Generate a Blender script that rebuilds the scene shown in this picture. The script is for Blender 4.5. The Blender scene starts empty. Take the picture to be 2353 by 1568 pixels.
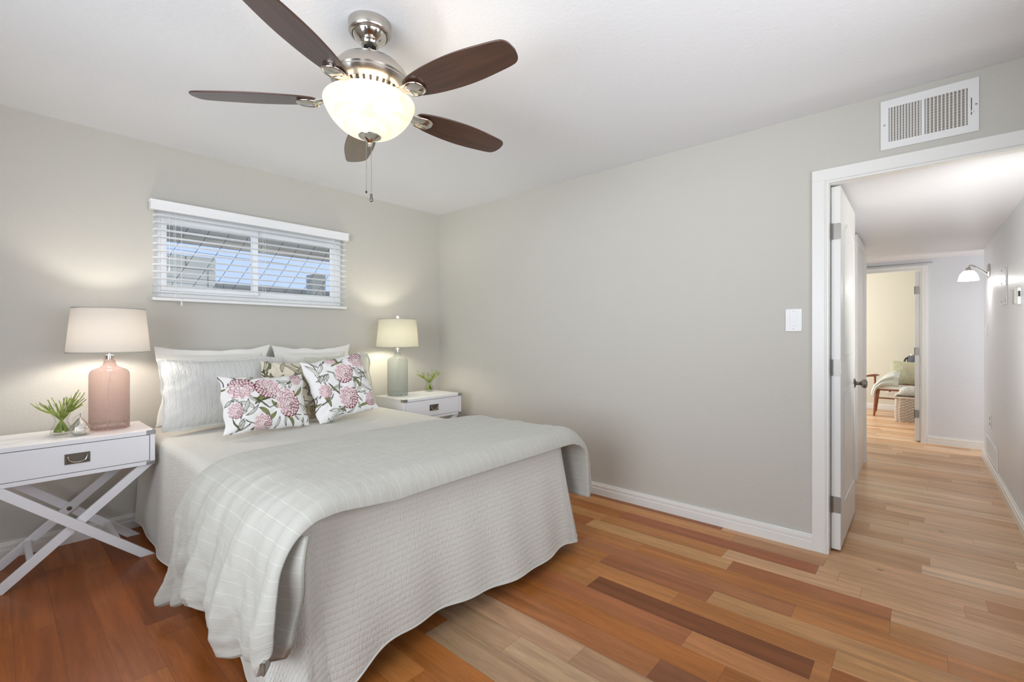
import bpy, math, random
import numpy as np
from mathutils import Vector, Matrix, noise
random.seed(7)
SC = bpy.context.scene
COL = SC.collection
PI = math.pi

# ------------------------------------------------------------------ camera
cam_d = bpy.data.cameras.new('camera'); cam = bpy.data.objects.new('camera', cam_d); COL.objects.link(cam)
cam_d.sensor_width = 36.0; cam_d.lens = 1059.0/2353*36; cam_d.shift_y = -11.0/2353; cam_d.clip_start = 0.02
cam.location = (-3.051, -3.690, 1.197)
cam.rotation_euler = (PI/2, 0, -math.atan2(.6621, .7494) + 0.0)   # looks along (.6621 R..)
_F = Vector((.7494, .6621, 0)); cam.rotation_euler = (PI/2, 0, math.atan2(_F.y, _F.x) - PI/2)
SC.camera = cam

# ------------------------------------------------------------------ world, exposure
SC.view_settings.view_transform = 'Standard'; SC.view_settings.look = 'None'
SC.view_settings.gamma = 1.0; SC.view_settings.use_curve_mapping = False
SC.view_settings.exposure = 0.28
W = bpy.data.worlds.new('sky'); SC.world = W; W.use_nodes = True
wn = W.node_tree.nodes; wn['Background'].inputs[0].default_value = (0.60, 0.74, 1.0, 1); wn['Background'].inputs[1].default_value = 0.92

def light(name, kind, loc, power, color, size=.1, sizey=None, rot=None, spread=None):
    d = bpy.data.lights.new(name, kind); d.energy = power; d.color = color
    if kind == 'AREA':
        d.shape = 'RECTANGLE'; d.size = size; d.size_y = sizey or size
        if spread: d.spread = spread
    else: d.shadow_soft_size = size
    o = bpy.data.objects.new(name, d); COL.objects.link(o); o.location = loc
    if rot: o.rotation_euler = rot
    return o
DAY = (.88, .94, 1.0); WARM = (1.0, .90, .76)
light('window_daylight_side', 'AREA', (-4.22, -2.75, 1.35), 30, DAY, 1.4, 1.7, (0, -PI/2-.15, .25), spread=2.2)
light('front_bounce_fill', 'AREA', (-1.9, -4.30, 1.50), 14.5, (.97, .98, 1), 2.2, 1.0, (PI/2+.35, 0, -.1), spread=2.2)  # added bounce fill behind the camera, aimed up at the ceiling
light('window_daylight_back', 'AREA', (-1.7, .45, 2.32), 9, (.92, .96, 1), 1.5, .35, (-.5, 0, 0))
light('patio_fill', 'AREA', (-1.5, .32, .95), 24, (1, .99, .97), 3.0, .3, (PI/2+.35, 0, 0))  # added light hidden below the sill, brightens patio cover and block walls
light('hall_daylight', 'AREA', (3.66, -5.6, 1.2), 15, (1, .99, .97), .36, 1.9, (PI/2, 0, 0))
light('hall_side_fill', 'AREA', (.50, -4.15, 1.25), 12, (1, .99, .96), .7, 1.3, (PI/2+.60, 0, -1.2))  # added fill on the hall wall, out of frame
light('landing_fill', 'POINT', (3.1, -2.6, 1.5), 2.5, (1, .99, .97), .25)  # added point light hidden behind the hall's left wall
light('far_room_fill', 'AREA', (5.3, -1.5, 1.5), 46, (.98, .99, 1), 2, 1.4, (-PI/2, 0, 0))  # unseen area light added inside the far room, no window behind it

# ------------------------------------------------------------------ materials
def srgb(r, g, b):
    f = lambda c: (c/255/12.92) if c/255 <= .04045 else ((c/255+.055)/1.055)**2.4
    return (f(r), f(g), f(b), 1)
def mat(name, col, rough=.5, metal=0, spec=.5, coat=0, coatr=.1, sheen=0, emis=None, emis_s=0, trans=0):
    m = bpy.data.materials.new(name); m.use_nodes = True
    b = m.node_tree.nodes['Principled BSDF']
    b.inputs['Base Color'].default_value = col; b.inputs['Roughness'].default_value = rough
    b.inputs['Metallic'].default_value = metal; b.inputs['Specular IOR Level'].default_value = spec
    b.inputs['Coat Weight'].default_value = coat; b.inputs['Coat Roughness'].default_value = coatr
    b.inputs['Sheen Weight'].default_value = sheen; b.inputs['Transmission Weight'].default_value = trans
    if emis: b.inputs['Emission Color'].default_value = emis; b.inputs['Emission Strength'].default_value = emis_s
    return m
def N(m, t, **kw):
    n = m.node_tree.nodes.new(t)
    for k, v in kw.items():
        if k in n.inputs: n.inputs[k].default_value = v
        else: setattr(n, k, v)
    return n
def L(m, a, b): m.node_tree.links.new(a, b)
def BS(m): return m.node_tree.nodes['Principled BSDF']
def coords(m, kind='Object', scale=(1, 1, 1)):
    tc = N(m, 'ShaderNodeTexCoord'); mp = N(m, 'ShaderNodeMapping'); mp.inputs['Scale'].default_value = scale
    L(m, tc.outputs[kind], mp.inputs['Vector']); return mp.outputs[0]
def bump_noise(m, scale, strength, dist=.002, detail=4, kind='Object', sc=(1, 1, 1), rough=.5, chain=None):
    n = N(m, 'ShaderNodeTexNoise'); n.inputs['Scale'].default_value = scale; n.inputs['Detail'].default_value = detail
    n.inputs['Roughness'].default_value = rough
    L(m, coords(m, kind, sc), n.inputs['Vector'])
    b = N(m, 'ShaderNodeBump'); b.inputs['Strength'].default_value = strength; b.inputs['Distance'].default_value = dist
    L(m, n.outputs['Fac'], b.inputs['Height'])
    if chain: L(m, chain, b.inputs['Normal'])
    L(m, b.outputs[0], BS(m).inputs['Normal']); return b.outputs[0]
def wallmat(name, col, rough=.62, scale=75, st=.22):
    m = mat(name, col, rough, spec=.35); bump_noise(m, scale, st, .004, 3); return m
M = {}
M['wall'] = wallmat('wall_paint_greige', srgb(205, 202, 193))
M['ceiling'] = wallmat('ceiling_paint_white', srgb(236, 238, 240), .75, 60, .3)
M['hallwall'] = wallmat('hall_paint_white', srgb(228, 229, 232), .38, 55, .3)
M['hallceil'] = wallmat('hall_ceiling_paint', srgb(232, 232, 234), .45, 45, .5)
M['farwall'] = wallmat('far_room_cream_paint', srgb(226, 221, 203), .6, 60, .12)
M['trim'] = mat('trim_white_gloss', srgb(241, 240, 235), .32)
M['white'] = mat('white_lacquer', srgb(238, 238, 240), .3)
M['whiteplastic'] = mat('white_plastic', srgb(240, 240, 238), .35)
M['vinyl'] = mat('white_vinyl', srgb(246, 247, 248), .4)
M['nickel'] = mat('brushed_nickel', srgb(196, 190, 182), .27, 1)
bump_noise(M['nickel'], 40, .05, .001, 2, 'Object', (1, 1, 14))
M['chrome'] = mat('polished_nickel', srgb(215, 210, 202), .12, 1)
M['pewter'] = mat('dull_pewter', srgb(128, 122, 112), .38, 1)
M['hinge'] = mat('satin_hinge_metal', srgb(150, 146, 140), .4, 1)
M['silver'] = mat('satin_silver', srgb(170, 170, 170), .35, 1)
M['darkmetal'] = mat('dark_antique_metal', srgb(72, 52, 44), .45, .8)
M['black'] = mat('black_rubber', srgb(14, 14, 14), .4)
M['dark'] = mat('dark_void', srgb(60, 55, 50), .9)
M['duct'] = mat('duct_grille_grey', srgb(150, 143, 132), .7)

def glass_thin(name, tint, rough=.04, edge=.0, ior=1.35):
    m = bpy.data.materials.new(name); m.use_nodes = True; nt = m.node_tree
    for n in list(nt.nodes): nt.nodes.remove(n)
    out = N(m, 'ShaderNodeOutputMaterial'); tr = N(m, 'ShaderNodeBsdfTransparent'); gl = N(m, 'ShaderNodeBsdfGlossy')
    gl.inputs['Roughness'].default_value = rough; lf = N(m, 'ShaderNodeLayerWeight'); lf.inputs['Blend'].default_value = .5
    pw = N(m, 'ShaderNodeMath', operation='POWER'); L(m, lf.outputs['Facing'], pw.inputs[0]); pw.inputs[1].default_value = 4.0
    fr = N(m, 'ShaderNodeMath', operation='MULTIPLY_ADD'); L(m, pw.outputs[0], fr.inputs[0]); fr.inputs[1].default_value = (ior-1)*1.6; fr.inputs[2].default_value = ((ior-1)/(ior+1))**2
    mx = N(m, 'ShaderNodeMixShader'); L(m, fr.outputs[0], mx.inputs[0]); L(m, tr.outputs[0], mx.inputs[1]); L(m, gl.outputs[0], mx.inputs[2])
    lw = N(m, 'ShaderNodeLayerWeight'); lw.inputs['Blend'].default_value = .35
    cm = N(m, 'ShaderNodeMix'); cm.data_type = 'RGBA'
    L(m, lw.outputs['Facing'], cm.inputs[0]); cm.inputs[6].default_value = tint
    cm.inputs[7].default_value = tuple(c*(1-edge) for c in tint[:3])+(1,)
    L(m, cm.outputs[2], tr.inputs[0]); L(m, mx.outputs[0], out.inputs[0]); return m
M['pane'] = glass_thin('window_glass', (.93, .95, .97, 1))
M['clear'] = glass_thin('clear_vase_glass', (.98, .99, .98, 1), .03, .10, 1.18)
def bottle_glass(name, tint, dif):
    m = glass_thin(name, tint, .12, .25, 1.2); nt = m.node_tree
    out = [n for n in nt.nodes if n.type == 'OUTPUT_MATERIAL'][0]; src = out.inputs[0].links[0].from_socket
    tl = N(m, 'ShaderNodeBsdfTranslucent'); tl.inputs[0].default_value = dif
    df = N(m, 'ShaderNodeBsdfDiffuse'); df.inputs[0].default_value = dif
    ad = N(m, 'ShaderNodeMixShader'); ad.inputs[0].default_value = .5
    L(m, tl.outputs[0], ad.inputs[1]); L(m, df.outputs[0], ad.inputs[2])
    # seeded glass: clouded more towards the thick base
    tc = N(m, 'ShaderNodeTexCoord'); sp = N(m, 'ShaderNodeSeparateXYZ'); L(m, tc.outputs['Object'], sp.inputs[0])
    mr = N(m, 'ShaderNodeMapRange'); mr.inputs[1].default_value = .33; mr.inputs[2].default_value = .03; mr.inputs[3].default_value = .10; mr.inputs[4].default_value = .34
    L(m, sp.outputs[2], mr.inputs[0])
    no = N(m, 'ShaderNodeTexVoronoi'); no.inputs['Scale'].default_value = 120; L(m, tc.outputs['Object'], no.inputs['Vector'])
    mu = N(m, 'ShaderNodeMath', operation='MULTIPLY'); L(m, mr.outputs[0], mu.inputs[0])
    mr2 = N(m, 'ShaderNodeMapRange'); mr2.inputs[1].default_value = 0; mr2.inputs[2].default_value = .7; mr2.inputs[3].default_value = 1.1; mr2.inputs[4].default_value = .8
    L(m, no.outputs['Distance'], mr2.inputs[0]); L(m, mr2.outputs[0], mu.inputs[1])
    mx = N(m, 'ShaderNodeMixShader'); L(m, mu.outputs[0], mx.inputs[0]); L(m, src, mx.inputs[1]); L(m, ad.outputs[0], mx.inputs[2])
    L(m, mx.outputs[0], out.inputs[0]); return m
M['pinkglass'] = bottle_glass('pink_seeded_glass', (.87, .76, .74, 1), (.64, .52, .50, 1))
M['greyglass'] = bottle_glass('grey_seeded_glass', (.84, .87, .87, 1), (.58, .61, .60, 1))

def shade_mat(name, col, emis=.0):
    m = bpy.data.materials.new(name); m.use_nodes = True; nt = m.node_tree
    for n in list(nt.nodes): nt.nodes.remove(n)
    out = N(m, 'ShaderNodeOutputMaterial'); tl = N(m, 'ShaderNodeBsdfTranslucent'); df = N(m, 'ShaderNodeBsdfDiffuse')
    tl.inputs[0].default_value = col; df.inputs[0].default_value = col
    mx = N(m, 'ShaderNodeMixShader'); mx.inputs[0].default_value = .885
    L(m, tl.outputs[0], mx.inputs[1]); L(m, df.outputs[0], mx.inputs[2]); L(m, mx.outputs[0], out.inputs[0]); return m
M['shade'] = shade_mat('linen_lamp_shade', srgb(188, 183, 176))
M['shade2'] = shade_mat('ivory_lamp_shade', srgb(190, 187, 170))

def bowl_mat():
    m = bpy.data.materials.new('alabaster_glass_bowl'); m.use_nodes = True; nt = m.node_tree
    for n in list(nt.nodes): nt.nodes.remove(n)
    out = N(m, 'ShaderNodeOutputMaterial'); tl = N(m, 'ShaderNodeBsdfTranslucent'); pr = N(m, 'ShaderNodeBsdfPrincipled')
    no = N(m, 'ShaderNodeTexNoise'); no.inputs['Scale'].default_value = 9; no.inputs['Detail'].default_value = 6; no.inputs['Distortion'].default_value = 1.5
    L(m, coords(m, 'Object', (1, 1, 3)), no.inputs['Vector'])
    cr = N(m, 'ShaderNodeValToRGB'); cr.color_ramp.elements[0].position = .35; cr.color_ramp.elements[1].position = .65
    cr.color_ramp.elements[0].color = srgb(188, 172, 146); cr.color_ramp.elements[1].color = srgb(202, 192, 174)
    L(m, no.outputs['Fac'], cr.inputs[0]); L(m, cr.outputs[0], tl.inputs[0]); L(m, cr.outputs[0], pr.inputs['Base Color'])
    pr.inputs['Roughness'].default_value = .3
    pr.inputs['Emission Strength'].default_value = 1.1; L(m, cr.outputs[0], pr.inputs['Emission Color'])
    mx = N(m, 'ShaderNodeMixShader'); mx.inputs[0].default_value = .98
    L(m, tl.outputs[0], mx.inputs[1]); L(m, pr.outputs[0], mx.inputs[2]); L(m, mx.outputs[0], out.inputs[0]); return m
M['bowl'] = bowl_mat()
M['sconceglass'] = mat('lit_white_glass', srgb(250, 250, 250), .3, emis=(1, 1, 1, 1), emis_s=1.2)

# fabrics
def fabric(name, col, rough=.9, sc=900, st=.15, sheen=.15):
    m = mat(name, col, rough, spec=.15, sheen=sheen); return m
M['cotton'] = fabric('white_cotton', srgb(236, 234, 228)); bump_noise(M['cotton'], 14, .25, .01, 5)
def quilt_mat(name, col, pitch, st, axis=1, crinkle=(60, 240), cst=.5, colour2=None):
    """quilted cotton: stitched channels every `pitch` m along one UV axis with crinkles across them"""
    m = mat(name, col, .92, spec=.12, sheen=.12)
    uv = N(m, 'ShaderNodeTexCoord'); sp = N(m, 'ShaderNodeSeparateXYZ'); L(m, uv.outputs['UV'], sp.inputs[0])
    di = N(m, 'ShaderNodeTexNoise'); di.inputs['Scale'].default_value = 5; L(m, uv.outputs['UV'], di.inputs['Vector'])
    ma = N(m, 'ShaderNodeMath', operation='MULTIPLY_ADD'); L(m, di.outputs['Fac'], ma.inputs[0]); ma.inputs[1].default_value = .012; L(m, sp.outputs[axis], ma.inputs[2])
    mm = N(m, 'ShaderNodeMath', operation='MULTIPLY'); L(m, ma.outputs[0], mm.inputs[0]); mm.inputs[1].default_value = PI/pitch
    sn = N(m, 'ShaderNodeMath', operation='SINE'); L(m, mm.outputs[0], sn.inputs[0])
    ab = N(m, 'ShaderNodeMath', operation='ABSOLUTE'); L(m, sn.outputs[0], ab.inputs[0])
    pw = N(m, 'ShaderNodeMath', operation='POWER'); L(m, ab.outputs[0], pw.inputs[0]); pw.inputs[1].default_value = .35
    b1 = N(m, 'ShaderNodeBump'); b1.inputs['Strength'].default_value = st; b1.inputs['Distance'].default_value = .006; L(m, pw.outputs[0], b1.inputs['Height'])
    mp = N(m, 'ShaderNodeMapping'); mp.inputs['Scale'].default_value = (crinkle[1], crinkle[0], 1) if axis == 1 else (crinkle[0], crinkle[1], 1)
    L(m, uv.outputs['UV'], mp.inputs['Vector'])
    n2 = N(m, 'ShaderNodeTexNoise'); n2.inputs['Scale'].default_value = 1; n2.inputs['Detail'].default_value = 3; L(m, mp.outputs[0], n2.inputs['Vector'])
    b2 = N(m, 'ShaderNodeBump'); b2.inputs['Strength'].default_value = cst; b2.inputs['Distance'].default_value = .004
    L(m, n2.outputs['Fac'], b2.inputs['Height']); L(m, b1.outputs[0], b2.inputs['Normal']); L(m, b2.outputs[0], BS(m).inputs['Normal'])
    # slightly darker tone in the stitch grooves
    mr = N(m, 'ShaderNodeMapRange'); L(m, pw.outputs[0], mr.inputs[0]); mr.inputs[1].default_value = .2; mr.inputs[2].default_value = .6
    cm = N(m, 'ShaderNodeMix'); cm.data_type = 'RGBA'; L(m, mr.outputs[0], cm.inputs[0])
    cm.inputs[6].default_value = tuple(c*.93 for c in col[:3])+(1,); cm.inputs[7].default_value = col
    L(m, cm.outputs[2], BS(m).inputs['Base Color'])
    return m
M['quilt'] = quilt_mat('ivory_quilted_cotton', srgb(219, 217, 209), .021, .30, 1, (45, 150), .9)
M['greyquilt'] = quilt_mat('pale_grey_quilted_cotton', srgb(212, 212, 208), .030, .28, 0, (150, 45), .95)
M['sagequilt'] = quilt_mat('sage_textured_cotton', srgb(214, 214, 198), .02, .6, 0, (160, 160), .9)
def duvet_mat():
    m = mat('sage_grey_pinstriped_cotton', srgb(188, 186, 177), .8, spec=.2, sheen=.2)
    uv = N(m, 'ShaderNodeTexCoord'); sp = N(m, 'ShaderNodeSeparateXYZ'); L(m, uv.outputs['UV'], sp.inputs[0])
    di = N(m, 'ShaderNodeTexNoise'); di.inputs['Scale'].default_value = 6; L(m, uv.outputs['UV'], di.inputs['Vector'])
    ma = N(m, 'ShaderNodeMath', operation='MULTIPLY_ADD'); L(m, di.outputs['Fac'], ma.inputs[0]); ma.inputs[1].default_value = .006; L(m, sp.outputs[0], ma.inputs[2])
    md = N(m, 'ShaderNodeMath', operation='PINGPONG'); L(m, ma.outputs[0], md.inputs[0]); md.inputs[1].default_value = .021
    lt = N(m, 'ShaderNodeMath', operation='LESS_THAN'); L(m, md.outputs[0], lt.inputs[0]); lt.inputs[1].default_value = .00055
    cm = N(m, 'ShaderNodeMix'); cm.data_type = 'RGBA'; L(m, lt.outputs[0], cm.inputs[0])
    cm.inputs[6].default_value = srgb(188, 186, 177); cm.inputs[7].default_value = srgb(214, 212, 202); L(m, cm.outputs[2], BS(m).inputs['Base Color'])
    mp = N(m, 'ShaderNodeMapping'); mp.inputs['Scale'].default_value = (24, 13, 1); L(m, uv.outputs['UV'], mp.inputs['Vector'])
    n2 = N(m, 'ShaderNodeTexNoise'); n2.inputs['Scale'].default_value = 1; n2.inputs['Detail'].default_value = 5; n2.inputs['Distortion'].default_value = .6; L(m, mp.outputs[0], n2.inputs['Vector'])
    b = N(m, 'ShaderNodeBump'); b.inputs['Strength'].default_value = .42; b.inputs['Distance'].default_value = .008; L(m, n2.outputs['Fac'], b.inputs['Height'])
    L(m, b.outputs[0], BS(m).inputs['Normal']); return m
M['duvet'] = duvet_mat()
M['duvetlining'] = mat('taupe_duvet_underside', srgb(128, 122, 104), .85, spec=.2)
M['piping'] = mat('grey_piping', srgb(150, 148, 134), .85, spec=.2)
def print_mat(name):
    m = mat(name, (1, 1, 1, 1), .85, spec=.15, sheen=.1)
    a = N(m, 'ShaderNodeVertexColor'); a.layer_name = 'print'; L(m, a.outputs[0], BS(m).inputs['Base Color']); return m
M['print'] = print_mat('floral_printed_cotton')

def floor_mat():
    m = mat('hardwood_planks', srgb(180, 115, 70), .32, spec=.22, coat=.05, coatr=.2)
    at = N(m, 'ShaderNodeVertexColor'); at.layer_name = 'plank'
    rnd = N(m, 'ShaderNodeAttribute'); rnd.attribute_name = 'rnd'
    tc = N(m, 'ShaderNodeTexCoord'); ad = N(m, 'ShaderNodeVectorMath', operation='ADD')
    sc = N(m, 'ShaderNodeVectorMath', operation='SCALE'); sc.inputs[0].default_value = (7.3, 13.1, 5.7); L(m, rnd.outputs['Fac'], sc.inputs['Scale'])
    L(m, tc.outputs['Object'], ad.inputs[0]); L(m, sc.outputs[0], ad.inputs[1])
    mp = N(m, 'ShaderNodeMapping'); mp.inputs['Scale'].default_value = (30, 1.8, 1); L(m, ad.outputs[0], mp.inputs['Vector'])
    n1 = N(m, 'ShaderNodeTexNoise'); n1.inputs['Scale'].default_value = 1; n1.inputs['Detail'].default_value = 7; n1.inputs['Roughness'].default_value = .6; n1.inputs['Distortion'].default_value = .8
    L(m, mp.outputs[0], n1.inputs['Vector'])
    mp2 = N(m, 'ShaderNodeMapping'); mp2.inputs['Scale'].default_value = (7, .9, 1); L(m, ad.outputs[0], mp2.inputs['Vector'])
    n2 = N(m, 'ShaderNodeTexNoise'); n2.inputs['Scale'].default_value = 1; n2.inputs['Detail'].default_value = 3; n2.inputs['Distortion'].default_value = 1.2; L(m, mp2.outputs[0], n2.inputs['Vector'])
    mp3 = N(m, 'ShaderNodeMapping'); mp3.inputs['Scale'].default_value = (230, 16, 1); L(m, ad.outputs[0], mp3.inputs['Vector'])
    n3 = N(m, 'ShaderNodeTexNoise'); n3.inputs['Scale'].default_value = 1; n3.inputs['Detail'].default_value = 2; L(m, mp3.outputs[0], n3.inputs['Vector'])
    r1 = N(m, 'ShaderNodeMapRange'); r1.inputs[1].default_value = .3; r1.inputs[2].default_value = .72; r1.inputs[3].default_value = 1.13; r1.inputs[4].default_value = .76; L(m, n1.outputs['Fac'], r1.inputs[0])
    r2 = N(m, 'ShaderNodeMapRange'); r2.inputs[1].default_value = .3; r2.inputs[2].default_value = .7; r2.inputs[3].default_value = .86; r2.inputs[4].default_value = 1.14; L(m, n2.outputs['Fac'], r2.inputs[0])
    r3 = N(m, 'ShaderNodeMapRange'); r3.inputs[1].default_value = .35; r3.inputs[2].default_value = .7; r3.inputs[3].default_value = 1.03; r3.inputs[4].default_value = .9; L(m, n3.outputs['Fac'], r3.inputs[0])
    m1 = N(m, 'ShaderNodeMath', operation='MULTIPLY'); L(m, r1.outputs[0], m1.inputs[0]); L(m, r2.outputs[0], m1.inputs[1])
    m2 = N(m, 'ShaderNodeMath', operation='MULTIPLY'); L(m, m1.outputs[0], m2.inputs[0]); L(m, r3.outputs[0], m2.inputs[1])
    vm = N(m, 'ShaderNodeVectorMath', operation='SCALE'); L(m, at.outputs[0], vm.inputs[0]); L(m, m2.outputs[0], vm.inputs['Scale'])
    # sparse knots
    vo = N(m, 'ShaderNodeTexVoronoi'); vo.inputs['Scale'].default_value = 1
    mp4 = N(m, 'ShaderNodeMapping'); mp4.inputs['Scale'].default_value = (5, 2.2, 1); L(m, ad.outputs[0], mp4.inputs['Vector']); L(m, mp4.outputs[0], vo.inputs['Vector'])
    kr = N(m, 'ShaderNodeMapRange'); kr.inputs[1].default_value = .02; kr.inputs[2].default_value = .045; kr.inputs[3].default_value = .3; kr.inputs[4].default_value = 1; L(m, vo.outputs['Distance'], kr.inputs[0])
    vk = N(m, 'ShaderNodeVectorMath', operation='SCALE'); L(m, vm.outputs[0], vk.inputs[0]); L(m, kr.outputs[0], vk.inputs['Scale'])
    # joints between planks
    sp = N(m, 'ShaderNodeSeparateXYZ'); L(m, tc.outputs['UV'], sp.inputs[0])
    lx = N(m, 'ShaderNodeMath', operation='LESS_THAN'); L(m, sp.outputs[0], lx.inputs[0]); lx.inputs[1].default_value = .0009
    ly = N(m, 'ShaderNodeMath', operation='LESS_THAN'); L(m, sp.outputs[1], ly.inputs[0]); ly.inputs[1].default_value = .0009
    mxx = N(m, 'ShaderNodeMath', operation='MAXIMUM'); L(m, lx.outputs[0], mxx.inputs[0]); L(m, ly.outputs[0], mxx.inputs[1])
    cm = N(m, 'ShaderNodeMix'); cm.data_type = 'RGBA'; L(m, mxx.outputs[0], cm.inputs[0]); L(m, vk.outputs[0], cm.inputs[6]); cm.inputs[7].default_value = srgb(96, 58, 36)
    L(m, cm.outputs[2], BS(m).inputs['Base Color'])
    rr = N(m, 'ShaderNodeMapRange'); rr.inputs[3].default_value = .27; rr.inputs[4].default_value = .42; L(m, n2.outputs['Fac'], rr.inputs[0]); L(m, rr.outputs[0], BS(m).inputs['Roughness'])
    b = N(m, 'ShaderNodeBump'); b.inputs['Strength'].default_value = .08; b.inputs['Distance'].default_value = .002; L(m, n1.outputs['Fac'], b.inputs['Height']); L(m, b.outputs[0], BS(m).inputs['Normal'])
    return m
M['floor'] = floor_mat()
def wood_mat(name, c1, c2, rough=.35, coat=.3, sc=(3, 40, 40)):
    m = mat(name, c1, rough, coat=coat, coatr=.25)
    n = N(m, 'ShaderNodeTexNoise'); n.inputs['Scale'].default_value = 1; n.inputs['Detail'].default_value = 6; n.inputs['Distortion'].default_value = .5
    L(m, coords(m, 'Object', sc), n.inputs['Vector'])
    cr = N(m, 'ShaderNodeValToRGB'); cr.color_ramp.elements[0].position = .3; cr.color_ramp.elements[1].position = .7
    cr.color_ramp.elements[0].color = c1; cr.color_ramp.elements[1].color = c2
    L(m, n.outputs['Fac'], cr.inputs[0]); L(m, cr.outputs[0], BS(m).inputs['Base Color']); return m
M['blade'] = wood_mat('walnut_fan_blade', srgb(58, 36, 26), srgb(84, 52, 36), .33, .6)
M['bladeedge'] = mat('blade_edge_dark', srgb(50, 34, 28), .4)
M['teak'] = wood_mat('chair_teak', srgb(120, 62, 36), srgb(168, 96, 58), .4, .2, (20, 20, 4))
M['stem'] = wood_mat('green_stem', srgb(104, 122, 48), srgb(160, 174, 84), .6, 0, (30, 30, 30))
M['pear'] = mat('mercury_glass', srgb(226, 222, 210), .16, .85)
bump_noise(M['pear'], 55, 1.0, .01, 2)

# ------------------------------------------------------------------ mesh helpers
class MB:
    def __init__(s): s.v = []; s.f = []; s.uv = []
    def add(s, vs, fs):
        o = len(s.v); s.v += [tuple(v) for v in vs]; s.f += [tuple(i+o for i in f) for f in fs]; return s
    def box(s, x0, x1, y0, y1, z0, z1, mtx=None):
        vs = [(x, y, z) for x in (x0, x1) for y in (y0, y1) for z in (z0, z1)]
        if mtx: vs = [mtx @ Vector(v) for v in vs]
        return s.add(vs, [(0, 1, 3, 2), (4, 6, 7, 5), (0, 4, 5, 1), (2, 3, 7, 6), (0, 2, 6, 4), (1, 5, 7, 3)])
    def lathe(s, prof, c=(0, 0, 0), n=32, cap=True, mtx=None):
        vs = []; k = len(prof)
        for i in range(n):
            a = 2*PI*i/n
            for r, z in prof: vs.append(Vector((c[0]+r*math.cos(a), c[1]+r*math.sin(a), c[2]+z)))
        if mtx: vs = [mtx @ v for v in vs]
        fs = [(i*k+j, ((i+1) % n)*k+j, ((i+1) % n)*k+j+1, i*k+j+1) for i in range(n) for j in range(k-1)]
        if cap:
            fs.append(tuple(i*k for i in range(n))[::-1]); fs.append(tuple(i*k+k-1 for i in range(n)))
        return s.add(vs, fs)
    def tube(s, pts, r, n=8, cap=True):
        pts = [Vector(p) for p in pts]; m = len(pts); rs = r if isinstance(r, (list, tuple)) else [r]*m
        vs = []; a = None
        for i, p in enumerate(pts):
            d = (pts[min(i+1, m-1)]-pts[max(i-1, 0)])
            d = d.normalized() if d.length > 1e-9 else Vector((0, 0, 1))
            if a is None:
                a = d.cross(Vector((0, 0, 1)))
                if a.length < .2: a = d.cross(Vector((1, 0, 0)))
            a = (a-d*a.dot(d)); a = a.normalized() if a.length > 1e-6 else d.orthogonal().normalized()
            b = a.cross(d)
            for k in range(n):
                t = 2*PI*k/n; vs.append(p+a*rs[i]*math.cos(t)+b*rs[i]*math.sin(t))
        fs = [(i*n+k, i*n+(k+1) % n, (i+1)*n+(k+1) % n, (i+1)*n+k) for i in range(m-1) for k in range(n)]
        if cap: fs += [tuple(range(n))[::-1], tuple((m-1)*n+k for k in range(n))]
        return s.add(vs, fs)
    def prism(s, poly, a, b, axis='y'):
        """extrude a 2D polygon; axis y: poly=(x,z), axis x: poly=(y,z), axis z: poly=(x,y)"""
        k = len(poly); f = {'y': lambda p, t: (p[0], t, p[1]), 'x': lambda p, t: (t, p[0], p[1]), 'z': lambda p, t: (p[0], p[1], t)}[axis]
        vs = [f(p, a) for p in poly]+[f(p, b) for p in poly]
        fs = [(i, (i+1) % k, (i+1) % k+k, i+k) for i in range(k)]+[tuple(range(k))[::-1], tuple(range(k, 2*k))]
        return s.add(vs, fs)
    def grid(s, P):
        """P: array (a,b,3)"""
        a, b = len(P), len(P[0]); o = len(s.v)
        s.v += [tuple(P[i][j]) for i in range(a) for j in range(b)]
        s.f += [(o+i*b+j, o+(i+1)*b+j, o+(i+1)*b+j+1, o+i*b+j+1) for i in range(a-1) for j in range(b-1)]
        return s
    def build(s, name, m, parent=None, bevel=0, smooth=35, solid=0, sub=0, rev=False):
        me = bpy.data.meshes.new(name); me.from_pydata(s.v, [], s.f); me.update()
        import bmesh
        bm = bmesh.new(); bm.from_mesh(me); bmesh.ops.recalc_face_normals(bm, faces=bm.faces); bm.to_mesh(me); bm.free()
        me.materials.append(m)
        if smooth:
            me.polygons.foreach_set('use_smooth', [True]*len(me.polygons))
            if smooth < 180: me.set_sharp_from_angle(angle=math.radians(smooth))
        o = bpy.data.objects.new(name, me); COL.objects.link(o)
        if bevel:
            b = o.modifiers.new('bevel', 'BEVEL'); b.width = bevel; b.segments = 2; b.limit_method = 'ANGLE'; b.angle_limit = .7
        if solid: q = o.modifiers.new('solid', 'SOLIDIFY'); q.thickness = solid; q.offset = 0
        if sub: q = o.modifiers.new('sub', 'SUBSURF'); q.levels = sub; q.render_levels = sub
        if parent: o.parent = parent
        return o
def tag(o, label=None, cat=None, group=None, kind=None):
    if label: o['label'] = label
    if cat: o['category'] = cat
    if group: o['group'] = group
    if kind: o['kind'] = kind
    return o
def smooth2(pts, n=5):
    out = []
    P_ = [Vector((p[0], p[1], 0)) for p in pts]; m = len(P_)
    for i in range(m-1):
        p0, p1, p2, p3 = P_[max(i-1, 0)], P_[i], P_[i+1], P_[min(i+2, m-1)]
        for k in range(n):
            t = k/n; q = .5*((2*p1)+(-p0+p2)*t+(2*p0-5*p1+4*p2-p3)*t*t+(-p0+3*p1-3*p2+p3)*t**3); out.append((q.x, q.y))
    out.append(tuple(pts[-1])); return out
def empty(name, loc=(0, 0, 0), rz=0, label=None, cat=None, group=None, kind=None):
    o = bpy.data.objects.new(name, None); COL.objects.link(o); o.location = loc; o.rotation_euler = (0, 0, rz); o.empty_display_size = .1
    return tag(o, label, cat, group, kind)
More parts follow.
